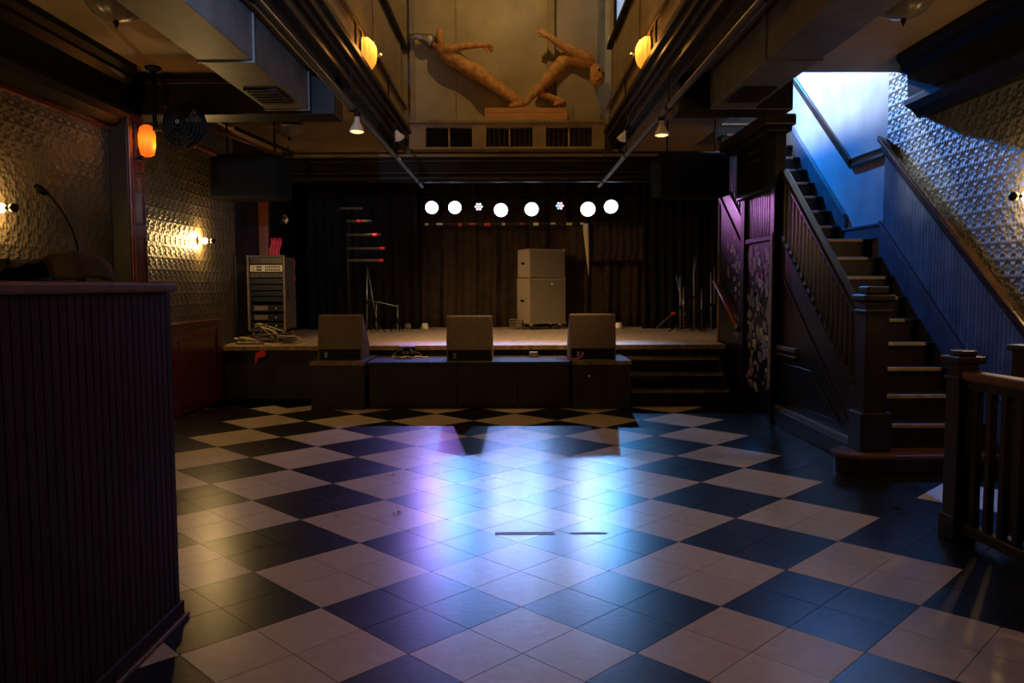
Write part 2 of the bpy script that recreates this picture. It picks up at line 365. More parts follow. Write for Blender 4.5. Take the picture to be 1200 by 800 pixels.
# left wainscot
wn = struct(box('wainscot_left', XL, XL + 0.03, 5.0, 9.66, 0.0, 0.98, 'red_wood'))
box('cap_moulding', XL, XL + 0.075, 5.0, 9.66, 0.955, 1.0, 'red_wood', wn, 0.012)
box('moulding', XL, XL + 0.05, 5.0, 9.66, 0.885, 0.915, 'red_wood', wn, 0.008)
box('end_stile', XL, XL + 0.05, 9.56, 9.66, 0.12, 0.90, 'red_wood', wn, 0.006)
for k in range(4): box('panel', XL, XL + 0.042, 5.1 + 1.12 * k, 6.1 + 1.12 * k, 0.24, 0.80, 'red_wood', wn, 0.01)
bb = struct(box('baseboard_left', XL, XL + 0.055, 5.0, 9.66, 0.0, 0.13, 'red_wood', bevel=0.012))
struct(box('wainscot_near_left', XL, XL + 0.03, Y0, 5.0, 0.0, 1.0, 'red_wood'))

# ------------------------------------------------------------------ proscenium, atrium wall with vents
struct(box('wall_upper', XL, XR, 11.9, 12.05, 3.35, ROOF, 'back'))
hdr = struct(box('wall_header', XL, 2.68, 11.9, 12.05, 2.93, 3.35, 'black'))
for k, (z, d) in enumerate(((3.30, 0.10), (3.22, 0.07), (3.05, 0.06), (2.97, 0.09))):
    box('header_moulding', XL, 2.68, 11.9 - d, 11.9, z - 0.02, z + 0.025, 'dark_wood' if k else 'gold', hdr, 0.006)
struct(box('trim_7', -3.6, -3.46, 11.36, 11.5, 0.66, 2.95, 'red_wood', bevel=0.01))
ld = struct(MB().box(-1.46, 1.36, 11.52, 11.9, 3.715, 3.76).build('vent_ledge', 'gold', bevel=0.008)); ld.name = 'trim_8'
struct(box('trim_9', -1.46, 1.36, 11.55, 11.9, 3.35, 3.38, 'gold', bevel=0.008))
vent_px = ((499, 553), (570, 624), (640, 694))
xs = [(at(a, 160, Y=11.55).x, at(b, 160, Y=11.55).x) for a, b in vent_px]
zt, zb = at(600, 149, Y=11.55).z, at(600, 173, Y=11.55).z
edges = [-1.46] + [e for p in xs for e in p] + [1.36]
fr = struct(MB().box(-1.46, 1.36, 11.86, 11.9, 3.38, 3.715).build('vent_frame', 'gold')); fr.name = 'trim_10'
for a, b in zip(edges[0::2], edges[1::2]): box('frame_stile', a, b, 11.55, 11.86, 3.38, 3.715, 'gold', fr, 0.006)
for (a, b) in xs:
    box('frame_rail', a, b, 11.56, 11.86, zt, 3.715, 'gold', fr); box('frame_rail', a, b, 11.56, 11.86, 3.38, zb, 'gold', fr)
for k, (a, b) in enumerate(xs):
    v = thing('air_vent', ['brown louvred vent below the foil arm of the left figure', 'brown slatted vent under the middle of the orange plank', 'brown slatted vent below the drooping head of the right figure'][k], 'vent', ((a + b) / 2, 11.7, zb), 'vents below the sculptures')
    box('backing', a, b, 11.75, 11.77, zb, zt, 'dark_wood', v)
    c = (a + b) / 2
    box('mullion', c - 0.012, c + 0.012, 11.60, 11.66, zb, zt, 'gold', v)
    n = 5 if k == 0 else 9
    for q in range(n):
        if k == 0:
            z = zb + (q + 0.5) * (zt - zb) / n; mx = Matrix.Translation((0, 11.66, z)) @ Matrix.Rotation(0.6, 4, 'X')
            MB().box(a, b, -0.03, 0.03, -0.006, 0.006, mx).build('slat', 'dark_wood', v)
        else:
            x = a + (q + 0.5) * (b - a) / n
            box('slat', x - 0.017, x + 0.017, 11.66, 11.69, zb, zt, 'dark_wood', v)
# wall piers behind the sculptures
wp = at(652, 20, Y=11.8).x; wq = at(700, 20, Y=11.8).x
struct(box('pier_1', wp, wq, 11.72, 11.9, 3.76, ROOF, 'back2', bevel=0.006)); struct(box('pier_2', wp - 0.13, wp - 0.02, 11.84, 11.9, 3.76, ROOF, 'back2', bevel=0.006))
struct(box('pier_3', -1.47, -1.40, 11.84, 11.9, 3.76, ROOF, 'back2')); struct(box('pier_4', -0.80, -0.78, 11.885, 11.9, 3.76, ROOF, 'back2'))
ab = box('access_box', at(673, 123, Y=11.6).x, at(704, 123, Y=11.6).x, 11.58, 11.71, 3.76, at(690, 122, Y=11.6).z, 'back2', bevel=0.01)
tag(ab, 'plain tan wooden box on the ledge under the bent figure\'s head', 'box')
w1 = struct(box('window_1', 1.56, 2.60, 11.87, 11.9, 5.05, 6.75, 'litwin'))
for z in (5.05, 5.62, 6.18, 6.75): box('window_frame', 1.52, 2.64, 11.84, 11.88, z - 0.02, z + 0.02, 'black', w1)
for x in (1.54, 2.08, 2.62): box('window_frame', x - 0.02, x + 0.02, 11.84, 11.88, 5.03, 6.77, 'black', w1)

# ------------------------------------------------------------------ balconies
def balcony(sgn, xf, label):
    def bx(nm, a, b, y0, y1, z0, z1, m, par, bev=0.0):
        x0, x1 = sorted((sgn * (xf + a), sgn * (xf + b))); return box(nm, x0, x1, y0, y1, z0, z1, m, par, bev)
    t = thing('balcony_front', label, 'balcony', (sgn * xf, 4.0, 3.3))
    for k, (a, z0, z1, m) in enumerate(((0.12, 3.27, 3.35, 'black_gloss'), (0.04, 3.33, 3.42, 'black_gloss'), (0.0, 3.42, 3.47, 'dark_wood'), (-0.04, 3.47, 3.56, 'black_gloss'), (-0.08, 3.55, 3.61, 'dark_wood'))):
        bx('cornice_moulding', a, 0.14, Y0, 11.5, z0, z1, m, t, 0.008)
    bx('fascia_panel', 0.0, 0.08, Y0, 11.5, 3.60, 3.90, 'gold', t)
    bx('floor_rail', -0.05, 0.08, Y0, 11.5, 3.885, 3.935, 'chairrail', t, 0.012)
    bx('parapet_panel', 0.02, 0.08, Y0, 11.5, 3.93, 4.72, 'beadgold', t)
    bx('top_rail', -0.05, 0.11, Y0, 11.5, 4.72, 4.79, 'black', t, 0.015)
    for k in range(7):
        y = -2.2 + 2.05 * k
        bx('stile', 0.005, 0.05, y + 0.9, y + 0.98, 3.93, 4.72, 'gold', t, 0.006)
        bx('bracket', -0.015, 0.03, y - 0.22, y - 0.19, 3.61, 3.89, 'dark_wood', t)
    return t
balcony(-1, 1.50, 'gold panelled balcony front hung with shell lamps beside the metal-lit duct')
balcony(1, 1.42, 'gold panelled balcony front hung with shell lamps on the staircase side')
# shell sconces
def shell(sgn, x, y, label):
    z = 3.74
    t = thing('shell_sconce', label, 'lamp', (x, y, z - 0.16), 'shell lamps on the balcony fronts')
    def fn(u, v):
        a = math.pi * (u - 0.5) * 1.0; e = math.pi * (v - 0.5)
        rad = 1 + 0.05 * math.cos(a * 14)
        yy = 0.17 * math.sin(a) * math.cos(e) * rad; zz = 0.175 * math.sin(e); xx = 0.14 * math.cos(a) * math.cos(e) * rad
        return (x + sgn * xx, y + yy, z + zz)
    MB().grid(fn, 56, 14).build('shell_shade', 'shell', t)
    mb = MB()
    for k in range(26):
        q = 2 * math.pi * k / 26; mb.ball((x + sgn * 0.005, y + 0.19 * math.cos(q), z + 0.195 * math.sin(q)), 0.017, 4)
    mb.build('beaded_rim', 'gold', t)
    MB().lathe([(0.185, 0), (0.185, 0.03)], (x - 0.015, y, z), 24, 'x').build('back_plate', 'dark_wood', t)
    MB().ball((x + sgn * 0.175, y, z - 0.01), 0.022, 5).build('finial', 'chrome', t)
    lamp('POINT', (x + sgn * 0.24, y, z + 0.06), 5.0, AMBER, 0.06, parent=t)
    lamp('POINT', (x + sgn * 0.055, y - 0.01, z + 0.085), 3.2, (1.0, 0.55, 0.14), 0.015, parent=t)
SH = ((8.25, 'beside the drooping-arm figure'), (6.2, 'next along'), (4.15, 'x'), (2.1, 'x'), (0.0, 'x'))
for sgn, xf, nm in ((1, -1.50, 'duct'), (-1, 1.42, 'stair')):
    for k, (y, _) in enumerate(SH):
        shell(sgn, xf, y, ('lit amber shell lamp on the %s-side balcony front, nearest the sculptures' % nm) if k == 0 else ('second lit amber shell lamp from the sculptures, %s-side balcony' % nm) if k == 1 else 'amber shell lamp further along the %s-side balcony front' % nm)

# ducts
def duct(sgn, label):
    t = thing('air_duct', label, 'duct', (sgn * 2.03, 3.5, 3.0), 'metal ducts under the balconies')
    y = 7.35; k = 0
    while y > Y0 + 0.3:
        y1 = y - 1.55
        x0, x1 = sorted((sgn * 1.84, sgn * 2.23))
        box('duct_section', x0, x1, max(y1, Y0) + 0.006, y, 2.995, 3.345, 'duct', t, 0.006)
        box('duct_flange', x0 - 0.012, x1 + 0.012, y - 0.012, y + 0.012, 2.983, 3.345, 'duct', t)
        y = y1; k += 1
    x0, x1 = sorted((sgn * 1.90, sgn * 2.17))
    g = box('duct_grille', x0, x1, 6.55, 7.05, 2.972, 2.994, 'black', t, 0.004)
    for q in range(5): box('grille_slat', x0 + 0.02, x1 - 0.02, 6.60 + 0.09 * q, 6.63 + 0.09 * q, 2.964, 2.974, 'dark_wood', g)
duct(-1, 'rectangular metal air duct running above the sound booth'); duct(1, 'rectangular metal air duct on the staircase side of the hall')

# lighting pipes
for sgn, lb in ((-1, 'long steel lighting pipe hung below the balcony above the booth'), (1, 'long steel lighting pipe hung below the balcony by the stairs')):
    X = sgn * 1.30
    t = thing('lighting_pipe', lb, 'pipe', (X, 6, 2.84), 'hanging lighting pipes')
    MB().tube([(X, -1.5, 2.84), (X, 11.75, 2.84)], 0.026, 10).build('pipe', 'pipe', t)
    for y in (1.0, 4.1, 6.6, 9.0, 11.2):
        MB().tube([(X, y, 2.84), (X, y, 3.16), (sgn * 1.40, y, 3.29)], 0.007, 6).build('hanger', 'black', t)
        MB().lathe([(0.034, -0.02), (0.034, 0.02)], (X, y, 2.84), 10, 'y').build('clamp', 'black', t)
    c = thing('conduit', 'thin conduit running beside the duct ' + ('over the booth' if sgn < 0 else 'towards the stairs'), 'pipe', (sgn * 1.72, 6, 3.3))
    MB().tube([(sgn * 1.72, Y0 + 0.3, 3.30), (sgn * 1.72, 11.8, 3.30)], 0.02, 8).build('conduit_tube', 'pipe', c)
    for y in (2.0, 5.0, 8.5, 10.5): box('conduit_strap', sgn * 1.72 - 0.03, sgn * 1.72 + 0.03, y - 0.012, y + 0.012, 3.275, 3.34, 'steel', c)
# flood bulbs
def flood(p, tgt, label, bar, energy=0, angle=60, col=WARM):
    p = Vector(p); d = (Vector(tgt) - p).normalized()
    t = thing('flood_lamp', label, 'lamp', tuple(p), 'flood bulbs under the balconies')
    mx = d.to_track_quat('Z', 'Y').to_matrix().to_4x4()
    MB().lathe([(0.02, -0.13), (0.022, -0.07), (0.034, -0.05), (0.06, 0.0), (0.062, 0.012)], p, 16, 'z', mx).build('reflector', 'white', t)
    MB().lathe([(0.056, 0.013), (0.04, 0.02), (0.001, 0.024)], p, 16, 'z', mx).build('bulb_face', 'floodface', t)
    MB().lathe([(0.028, -0.17), (0.028, -0.11)], p, 12, 'z', mx).build('socket', 'black', t)
    MB().tube([p - d * 0.15, bar], 0.012, 8).build('arm', 'black', t)
    if energy: lamp('SPOT', p + d * 0.035, energy, col, 0.05, tgt, angle, 0.6, t)
flood((-1.26, 6.6, 2.66), (-1.3, 6.4, 0), 'pale flood bulb pointing down from the booth-side pipe', (-1.30, 6.6, 2.82))
flood((1.30, 6.9, 2.68), (1.3, 6.8, 0), 'pale flood bulb pointing down from the stair-side pipe', (1.30, 6.9, 2.82))
flood((-1.26, 9.1, 3.06), (-0.3, 11.0, 0.9), 'small lit flood bulb aimed at the stage from the booth side', (-1.40, 9.1, 3.28), 220, 95)
flood((1.27, 9.1, 3.04), (0.3, 10.6, 0.7), 'small lit flood bulb aimed at the stage from the stair side', (1.34, 9.1, 3.28), 230, 85)

# ceiling bowl lamps
def bowl(x, y, label, on=False):
    t = thing('ceiling_lamp', label, 'lamp', (x, y, ZC - 0.22), 'glass bowl ceiling lamps')
    MB().lathe([(0.09, ZC), (0.09, ZC - 0.02), (0.03, ZC - 0.035), (0.018, ZC - 0.06)], (x, y, 0), 16).build('canopy', 'dark_wood', t)
    mb = MB(); n = 40
    prof = [(0.19, ZC - 0.05), (0.185, ZC - 0.075), (0.15, ZC - 0.12), (0.09, ZC - 0.155), (0.02, ZC - 0.17)]
    vs = []; fs = []
    for r, z in prof:
        for k in range(n):
            q = 2 * math.pi * k / n; rr = r * (1 + 0.035 * math.cos(10 * q)); vs.append((x + rr * math.cos(q), y + rr * math.sin(q), z))
    for i in range(len(prof) - 1):
        for k in range(n): fs.append((i * n + k, i * n + (k + 1) % n, (i + 1) * n + (k + 1) % n, (i + 1) * n + k))
    mb.add(vs, fs, True).build('glass_bowl', 'glass', t)
    MB().lathe([(0.012, ZC - 0.06), (0.012, ZC - 0.17), (0.02, ZC - 0.18), (0.012, ZC - 0.2), (0.002, ZC - 0.225)], (x, y, 0), 10).build('finial', 'dark_wood', t)
bowl(-2.67, 5.5, 'unlit glass bowl lamp on the ceiling over the booth'); bowl(2.67, 5.5, 'unlit glass bowl lamp on the ceiling in front of the stairs'); bowl(-2.67, 9.7, 'unlit glass bowl lamp on the ceiling by the hung stage loudspeaker')

# ------------------------------------------------------------------ pilaster with amber sconce, wall fan
p1 = struct(box('pilaster_left', XL, -3.44, 7.2, 7.52, 0.0, 2.99, 'dark_wood', bevel=0.006))
box('side_board', -3.44, -3.425, 7.215, 7.505, 0.0, 2.95, 'red_wood', p1, 0.004)
for z0, z1 in ((0.35, 1.25), (1.95, 2.45), (1.40, 1.85)):
    for a, b, c, d in ((7.25, 7.27, z0, z1), (7.45, 7.47, z0, z1)): box('panel_moulding', -3.425, -3.415, a, b, c, d, 'cap_wood', p1)
    for c in (z0, z1 - 0.02): box('panel_moulding', -3.425, -3.415, 7.27, 7.45, c, c + 0.02, 'cap_wood', p1)
t = thing('amber_sconce', 'lit amber glass sconce at the top of the dark wooden pilaster', 'lamp', (-3.42, 7.36, 2.56))
MB().lathe([(0.02, 0), (0.06, 0.02), (0.075, 0.1), (0.075, 0.2), (0.06, 0.27), (0.03, 0.29)], (-3.33, 7.36, 2.57), 14).build('glass_shade', 'amber', t)
box('back_plate', -3.425, -3.41, 7.30, 7.42, 2.54, 2.88, 'dark_wood', t, 0.005); MB().tube([(-3.415, 7.36, 2.56), (-3.33, 7.36, 2.555)], 0.012, 8).build('arm', 'dark_wood', t)
lamp('POINT', (-3.22, 7.36, 2.66), 2.2, AMBER, 0.05, parent=t)
lamp('POINT', (-3.33, 7.36, 2.72), 0.45, AMBER, 0.015, parent=t)
nt_ = box('notice_card', -3.424, -3.420, 7.33, 7.39, 2.25, 2.38, 'box_edge'); tag(nt_, 'small brass plate fixed to the pilaster below the amber sconce', 'plate')
t = thing('wall_fan', 'round caged fan hanging from a pole in front of the dark beam', 'fan', (-3.05, 7.15, 2.6))
fc = at(213, 145, Y=7.1)
cx, cy, cz = fc
mb = MB()
for r in (0.05, 0.09, 0.13, 0.17, 0.205, 0.235): mb.tube([(cx + r * 0.82 * math.cos(q), cy - 0.09 + 0.05 * (r / 0.235) ** 2, cz + r * math.sin(q)) for q in [2 * math.pi * k / 28 for k in range(29)]], 0.004, 4)
for k in range(18):
    q = 2 * math.pi * k / 18; mb.tube([(cx + 0.05 * 0.82 * math.cos(q), cy - 0.09, cz + 0.05 * math.sin(q)), (cx + 0.235 * 0.82 * math.cos(q), cy - 0.04, cz + 0.235 * math.sin(q)), (cx + 0.235 * 0.82 * math.cos(q), cy + 0.06, cz + 0.235 * math.sin(q))], 0.003, 4)
mb.build('cage', 'black', t)
mb = MB()
for k in range(4):
    q = math.pi / 2 * k + 0.4; c, s = math.cos(q), math.sin(q)
    mb.add([(cx + 0.03 * c, cy - 0.02, cz + 0.03 * s), (cx + 0.17 * c - 0.06 * s, cy - 0.045, cz + 0.19 * s + 0.06 * c), (cx + 0.17 * c + 0.06 * s, cy + 0.005, cz + 0.19 * s - 0.06 * c)], [(0, 1, 2)])
mb.build('blade', 'dark_wood', t, solid=0.006)
MB().lathe([(0.020, -0.098), (0.022, -0.088)], (cx, cy, cz), 14, 'y').build('badge', 'steel', t)
MB().lathe([(0.05, 0.0), (0.07, 0.03), (0.06, 0.16)], (cx, cy, cz), 14, 'y').build('motor', 'pabox', t)
MB().lathe([(0.20, 0.055), (0.20, 0.062)], (cx, cy, cz), 28, 'y', ).build('guard_disc', 'pabox', t)
pp = at(180, 100, Y=7.25)
MB().tube([(pp.x, 7.25, ZC), (pp.x, 7.25, cz - 0.02), (cx, 7.2, cz - 0.02)], 0.022, 8).build('hanging_pole', 'black', t)
MB().lathe([(0.07, ZC), (0.07, ZC - 0.02), (0.03, ZC - 0.04)], (pp.x, 7.25, 0), 12).build('ceiling_flange', 'black', t)

# bulb sconces on both walls
def sconce(sgn, y, z, label, e=24.0):
    X = sgn * 3.6
    t = thing('bulb_sconce', label, 'lamp', (X, y, z - 0.08), 'bare bulb sconces on the embossed walls')
    MB().lathe([(0.06, 0), (0.06, -sgn * 0.012), (0.035, -sgn * 0.03)], (X, y, z), 16, 'x').build('back_plate', 'box_edge', t)
    MB().ball((X - sgn * 0.075, y, z), 0.034, 8).build('bulb', 'bulb', t)
    MB().lathe([(0.012, -sgn * 0.03), (0.012, -sgn * 0.15)], (X, y, z), 8, 'x').build('stem', 'dark_wood', t)
    MB().ball((X - sgn * 0.165, y, z), 0.033, 8).build('ball_finial', 'dark_wood', t)
    for a in (-1, 1): lamp('POINT', (X - sgn * 0.06, y, z + a * 0.06), e / 2, (1.0, 0.62, 0.22), 0.02, parent=t)
sconce(-1, 5.52, 1.93, 'glowing bulb sconce with ball finial above the sound booth'); sconce(-1, 9.18, 1.91, 'glowing bulb sconce between the pilaster and the stage rack', 30)
sconce(1, 5.45, 1.98, 'glowing bulb sconce on the embossed wall above the stair rail')
sconce(-1, 1.9, 1.93, 'glowing bulb sconce on the embossed wall behind the booth'); sconce(1, 1.9, 1.95, 'glowing bulb sconce on the stair-side wall, far from the stairs')

# unseen pendant added high in the atrium to light the sculptures
t = thing('added_pendant', 'added pendant lamp, unseen high between the balconies, lighting the sculptures', 'lamp', (-0.05, 9.9, 6.1))
MB().lathe([(0.03, 6.36), (0.05, 6.33), (0.16, 6.22), (0.17, 6.2)], (-0.05, 9.9, 0), 20).build('lamp_shade', 'black', t)
MB().tube([(-0.05, 9.9, 6.35), (-0.05, 9.9, ROOF)], 0.008, 6).build('cord', 'black', t)
MB().ball((-0.05, 9.9, 6.21), 0.05, 6).build('bulb', 'bulb', t)
lamp('POINT', (-0.05, 9.9, 6.12), 78, (1.0, 0.60, 0.20), 0.05, parent=t)

# ------------------------------------------------------------------ stage
SZ = 0.66
st = thing('stage', 'wide black stage with a worn pale deck across the back of the hall', 'stage', (-0.4, 11.5, 0))
box('deck', XL + 0.004, 2.635, 9.66, YB - 0.004, SZ - 0.04, SZ, 'deck', st, 0.008)
box('deck', 2.635, XR - 0.02, 10.26, YB - 0.004, SZ - 0.04, SZ, 'deck', st, 0.008); box('substructure', 2.74, XR - 0.02, 10.28, YB - 0.004, 0, SZ - 0.04, 'black', st)
box('front_fascia', XL + 0.004, 2.635, 9.70, 9.76, 0, SZ - 0.04, 'stage_face', st)
box('edge_strip', XL + 0.004, 2.635, 9.64, 9.66, SZ - 0.06, SZ - 0.004, 'box_edge', st, 0.004)
box('substructure', XL + 0.004, 2.635, 9.76, YB - 0.004, 0, SZ - 0.04, 'black', st)
rs = thing('stage_riser', 'low black riser box in front of the stage between the two wooden boxes', 'riser', (-0.45, 9.2, 0))
box('riser_deck', -1.62, 0.67, 8.84, 9.63, 0.50, 0.53, 'riser_top', rs, 0.005)
for a, b in ((-1.60, -0.62), (-0.61, 0.07), (0.08, 0.65)): box('front_panel', a, b, 8.87, 8.89, 0.05, 0.50, 'stage_face', rs, 0.004)
box('kick_strip', -1.61, 0.66, 8.855, 8.89, 0.0, 0.05, 'dark_wood', rs, 0.006)
box('side_panel', -1.61, -1.59, 8.9, 9.62, 0, 0.50, 'stage_face', rs); box('side_panel', 0.64, 0.66, 8.9, 9.62, 0, 0.50, 'stage_face', rs)
def wbox(x0, x1, label):
    t = thing('wooden_box', label, 'box', ((x0 + x1) / 2, 9.2, 0), 'black boxes under the end monitors')
    box('box_top', x0, x1, 8.79, 9.63, 0.505, 0.545, 'riser_top', t, 0.005)
    box('top_edging', x0, x1, 8.775, 8.792, 0.50, 0.546, 'box_edge', t, 0.003)
    box('front_board', x0 + 0.01, x1 - 0.01, 8.80, 8.83, 0, 0.505, 'stage_face', t, 0.004)
    for x in (x0 + 0.01, x1 - 0.04): box('side_board', x, x + 0.03, 8.83, 9.62, 0, 0.505, 'stage_face', t)
    return t
wbox(-2.255, -1.635, 'black wooden box under the monitor nearest the equipment rack')
b3 = wbox(0.685, 1.345, 'black wooden box under the monitor beside the stage steps')
tag(box('tape_square', 0.86, 0.885, 8.795, 8.799, 0.36, 0.385, 'beige'), 'tiny yellow sticker on the black box by the steps', 'sticker')
# monitors
def monitor(x0, x1, y, z, label):
    c = (x0 + x1) / 2
    t = thing('stage_monitor', label, 'speaker', (c, y, z), 'wedge monitors along the stage front')
    pr = [(y, z), (y, z + 0.13), (y + 0.07, z + 0.50), (y + 0.10, z + 0.515), (y + 0.47, z + 0.16), (y + 0.47, z)]
    MB().prism(pr, 'x', x0 + 0.015, x1 - 0.015).build('cabinet', 'carpet', t, 0.006)
    for x in (x0, x1 - 0.018): MB().prism([(a + (0.002 if i in (0, 1) else 0), b) for i, (a, b) in enumerate(pr)], 'x', x, x + 0.018).build('side_cheek', 'carpet', t, 0.005)
    box('jack_panel', x0 + 0.02, x1 - 0.02, y - 0.004, y + 0.004, z + 0.006, z + 0.125, 'black', t)
    box('jack_plate', x0 + 0.08, x0 + 0.11, y - 0.008, y, z + 0.03, z + 0.09, 'steel', t)
    MB().prism([(y + 0.115, z + 0.505), (y + 0.475, z + 0.165), (y + 0.487, z + 0.177), (y + 0.127, z + 0.517)], 'x', x0 + 0.03, x1 - 0.03).build('grille', 'grille', t)
    return t
MO = [(372, 424), (523, 577), (668, 722)]
for (a, b), lb, z, in zip(MO, ('tan wedge monitor on the box nearest the equipment rack', 'tan wedge monitor in the middle of the riser, loose cable loop beside it', 'tan wedge monitor beside the stage steps with a red plug'), (0.545, 0.53, 0.545)):
    monitor(at(a, 400, Y=8.97).x, at(b, 400, Y=8.97).x, 8.97, z, lb)
# steps beside the boxes
t = thing('stage_steps', 'black wooden steps with worn edges leading up to the stage', 'steps', (1.95, 9.3, 0))
for k, (z, y) in enumerate(((0.19, 8.95), (0.355, 9.18), (0.52, 9.41))):
    box('tread', 1.36, 2.50, y, y + 0.27, z - 0.03, z, 'stage_face', t, 0.004)
    box('tread_edge', 1.38, 2.48, y - 0.012, y + 0.004, z - 0.032, z - 0.002, 'box_edge', t, 0.003)
    box('riser', 1.37, 2.49, y + 0.02, y + 0.04, z - 0.17 if k else 0, z - 0.03, 'black', t)
for x in (1.36, 2.47): MB().prism([(8.98, 0), (9.62, 0), (9.62, 0.48), (9.43, 0.48), (8.98, 0.15)], 'x', x, x + 0.025).build('side_string', 'stage_face', t)

# PA speakers hung left and right
def pa(x0, x1, y0, z0, z1, tilt, label):
    c = Vector(((x0 + x1) / 2, y0 + 0.25, (z0 + z1) / 2))
    t = thing('hung_loudspeaker', label, 'speaker', tuple(c), 'hung stage loudspeakers')
    w, h = (x1 - x0) / 2, (z1 - z0) / 2
    pr = [(-w, -0.25), (w, -0.25), (w + 0.05, 0.1), (w - 0.1, 0.3), (-w + 0.05, 0.3)] if x0 < 0 else [(w, -0.25), (-w, -0.25), (-w - 0.05, 0.1), (-w + 0.1, 0.3), (w - 0.05, 0.3)]
    MB().prism([(c.x + a, c.y + b) for a, b in pr], 'z', z0, z1).build('cabinet', 'pabox', t, 0.012)
    box('grille', c.x - w + 0.03, c.x + w - 0.03, c.y - 0.262, c.y - 0.252, z0 + 0.03, z1 - 0.03, 'pabox', t)
    for sx in (-1, 1):
        MB().tube([(c.x + sx * w * 0.7, c.y, z1), (c.x + sx * w * 0.7, c.y, ZC)], 0.012, 6).build('hanging_strut', 'black', t)
    MB().tube([(c.x - w, c.y, z1 + 0.05), (c.x + w + 0.1, c.y, z1 + 0.05)], 0.022, 8).build('cross_bar', 'dark_wood', t)
    return t
a, b = at(247, 231, Y=9.36), at(327, 183, Y=9.36); pl_ = pa(a.x, b.x, 9.36, a.z, b.z, 0, 'black loudspeaker hung sideways over the equipment rack')
a, b = at(774, 229, Y=9.36), at(856, 180, Y=9.36); pa(a.x, b.x, 9.36, a.z, b.z, 0, 'black loudspeaker hung sideways beside the staircase bulkhead')
# truss / rafters behind left speaker
t = pl_
MB().tube([at(256, 153, Y=9.3), at(330, 183, Y=9.5)], 0.022, 8).build('rigging_strut', 'cap_wood', t); MB().tube([at(275, 150, Y=9.5), at(345, 180, Y=9.7)], 0.022, 8).build('rigging_strut', 'dark_wood', t)

# ------------------------------------------------------------------ stage curtains and lamps
def curtain(name, x0, x1, y, z0, z1, m, label, folds, amp, flare=0.0, seed=0, group=None, nz=8):
    rnd = random.Random(seed); ph = [rnd.uniform(0, 6.28) for _ in range(6)]
    nx = int((x1 - x0) * 36) + 8
    def fn(u, v):
        x = x0 + (x1 - x0) * u; k = 1.0 + flare * (1 - v)
        d = amp * k * (math.sin(folds * 6.28 * u + ph[0] + 0.5 * math.sin(5 * u + ph[1])) * 0.6 + 0.3 * math.sin(folds * 2.3 * 6.28 * u + ph[2] + 1.2 * v) + 0.25 * math.sin(folds * 0.6 * 6.28 * u + ph[3] + 2 * v))
        return (x + 0.02 * math.sin(7 * v + ph[4]) * (1 - v), y + d, z0 + (z1 - z0) * v)
    return tag(MB().grid(fn, nx, nz).build(name, m, solid=0.006), label, 'curtain', group)
curtain('stage_curtain', -1.75, 2.75, 13.88, 0.665, 3.2, 'cloth_b', 'wide dark brown velvet curtain hanging behind the speaker stack', 11, 0.075, 0.5, 3)
curtain('short_curtain', 0.95, 2.95, 13.56, 1.80, 2.41, 'cloth_b', 'short pleated brown curtain overlapping the top of the wide stage curtain', 17, 0.03, 0.2, 5)
curtain('side_curtain', -3.45, -1.55, 13.3, 0.665, 3.2, 'cloth', 'black side curtain behind the red-tipped rack of bars', 12, 0.06, 0.3, 8)
curtain('side_curtain', 2.2, 3.5, 13.25, 0.665, 3.2, 'cloth', 'black side curtain behind the microphone stands', 9, 0.06, 0.3, 9)
# lamp bar
t = thing('lamp_bar', 'black overhead bar carrying the row of stage lamps', 'pipe', (0, 13.45, 2.9))
MB().tube([(-1.75, 13.45, 2.92), (2.6, 13.45, 2.92)], 0.028, 10).build('bar_tube', 'black', t)
for x in (-1.6, 0.4, 2.4): MB().tube([(x, 13.45, 2.92), (x, 13.45, 3.34)], 0.012, 6).build('hanger', 'black', t)
struct(box('ceiling_stage', XL, XR, 12.05, YB, 3.35, 3.45, 'black'))
t = thing('tape_batten', 'thin batten with scraps of red and white tape below the stage lamps', 'batten', (-0.2, 13.6, 2.42))
bz = at(580, 262, Y=13.5).z
box('batten_bar', at(480, 262, Y=13.5).x, 2.95, 13.48, 13.52, bz - 0.02, bz + 0.015, 'rackgear', t)
for x in (-1.5, 0.2, 1.9): MB().tube([(x, 13.5, bz), (x, 13.47, 2.92)], 0.006, 6).build('hanger', 'black', t)
for px, wd, m in ((500, 4, 'white'), (515, 7, 'white'), (539, 4, 'redtape'), (553, 8, 'redtape'), (571, 7, 'redtape'), (590, 4, 'beige'), (611, 5, 'redtape'), (628, 6, 'white'), (648, 6, 'beige'), (667, 7, 'beige'), (682, 4, 'white')):
    x = at(px, 262, Y=13.47).x; h = random.uniform(0.03, 0.07)
    box('tape_scrap', x - wd / 140, x + wd / 140, 13.468, 13.478, bz + 0.012 - h, bz + 0.012, m, t)
# stage lamps: pixel, radius px, colour, lens strength, spot energy, target
LC = {'w': (0.24, 0.46, 1.0), 'c': (0.08, 0.42, 1.0), 'p': (0.42, 0.22, 1.0), 'v': (0.38, 0.48, 1.0), 'q': (0.26, 0.36, 1.0)}
LAMPS = [((506, 243), 7.5, 'p', (-1.0, 6.0)), ((533, 243), 7.5, 'c', (-0.3, 6.2)), ((561, 242), 5, 's', None), ((587, 246), 8, 'q', (-0.7, 6.0)), ((623, 245), 8, 'w', (0.35, 6.0)), ((656, 241), 5, 's', None), ((689, 245), 8.5, 'v', (1.1, 6.0)), ((716, 242), 8, 'c', (1.6, 6.0))]
LB = ['white stage lamp at the booth end of the lamp row', 'white stage lamp second from the booth end of the row', 'small seven-bead lamp between the bluish and the violet stage lamps', 'violet-glowing stage lamp beside the small seven-bead lamp', 'white stage lamp above the speaker stack', 'small seven-bead lamp with coloured beads above the speaker stack', 'white-violet stage lamp above the hanging tapered strip', 'white stage lamp at the stair end of the lamp row']
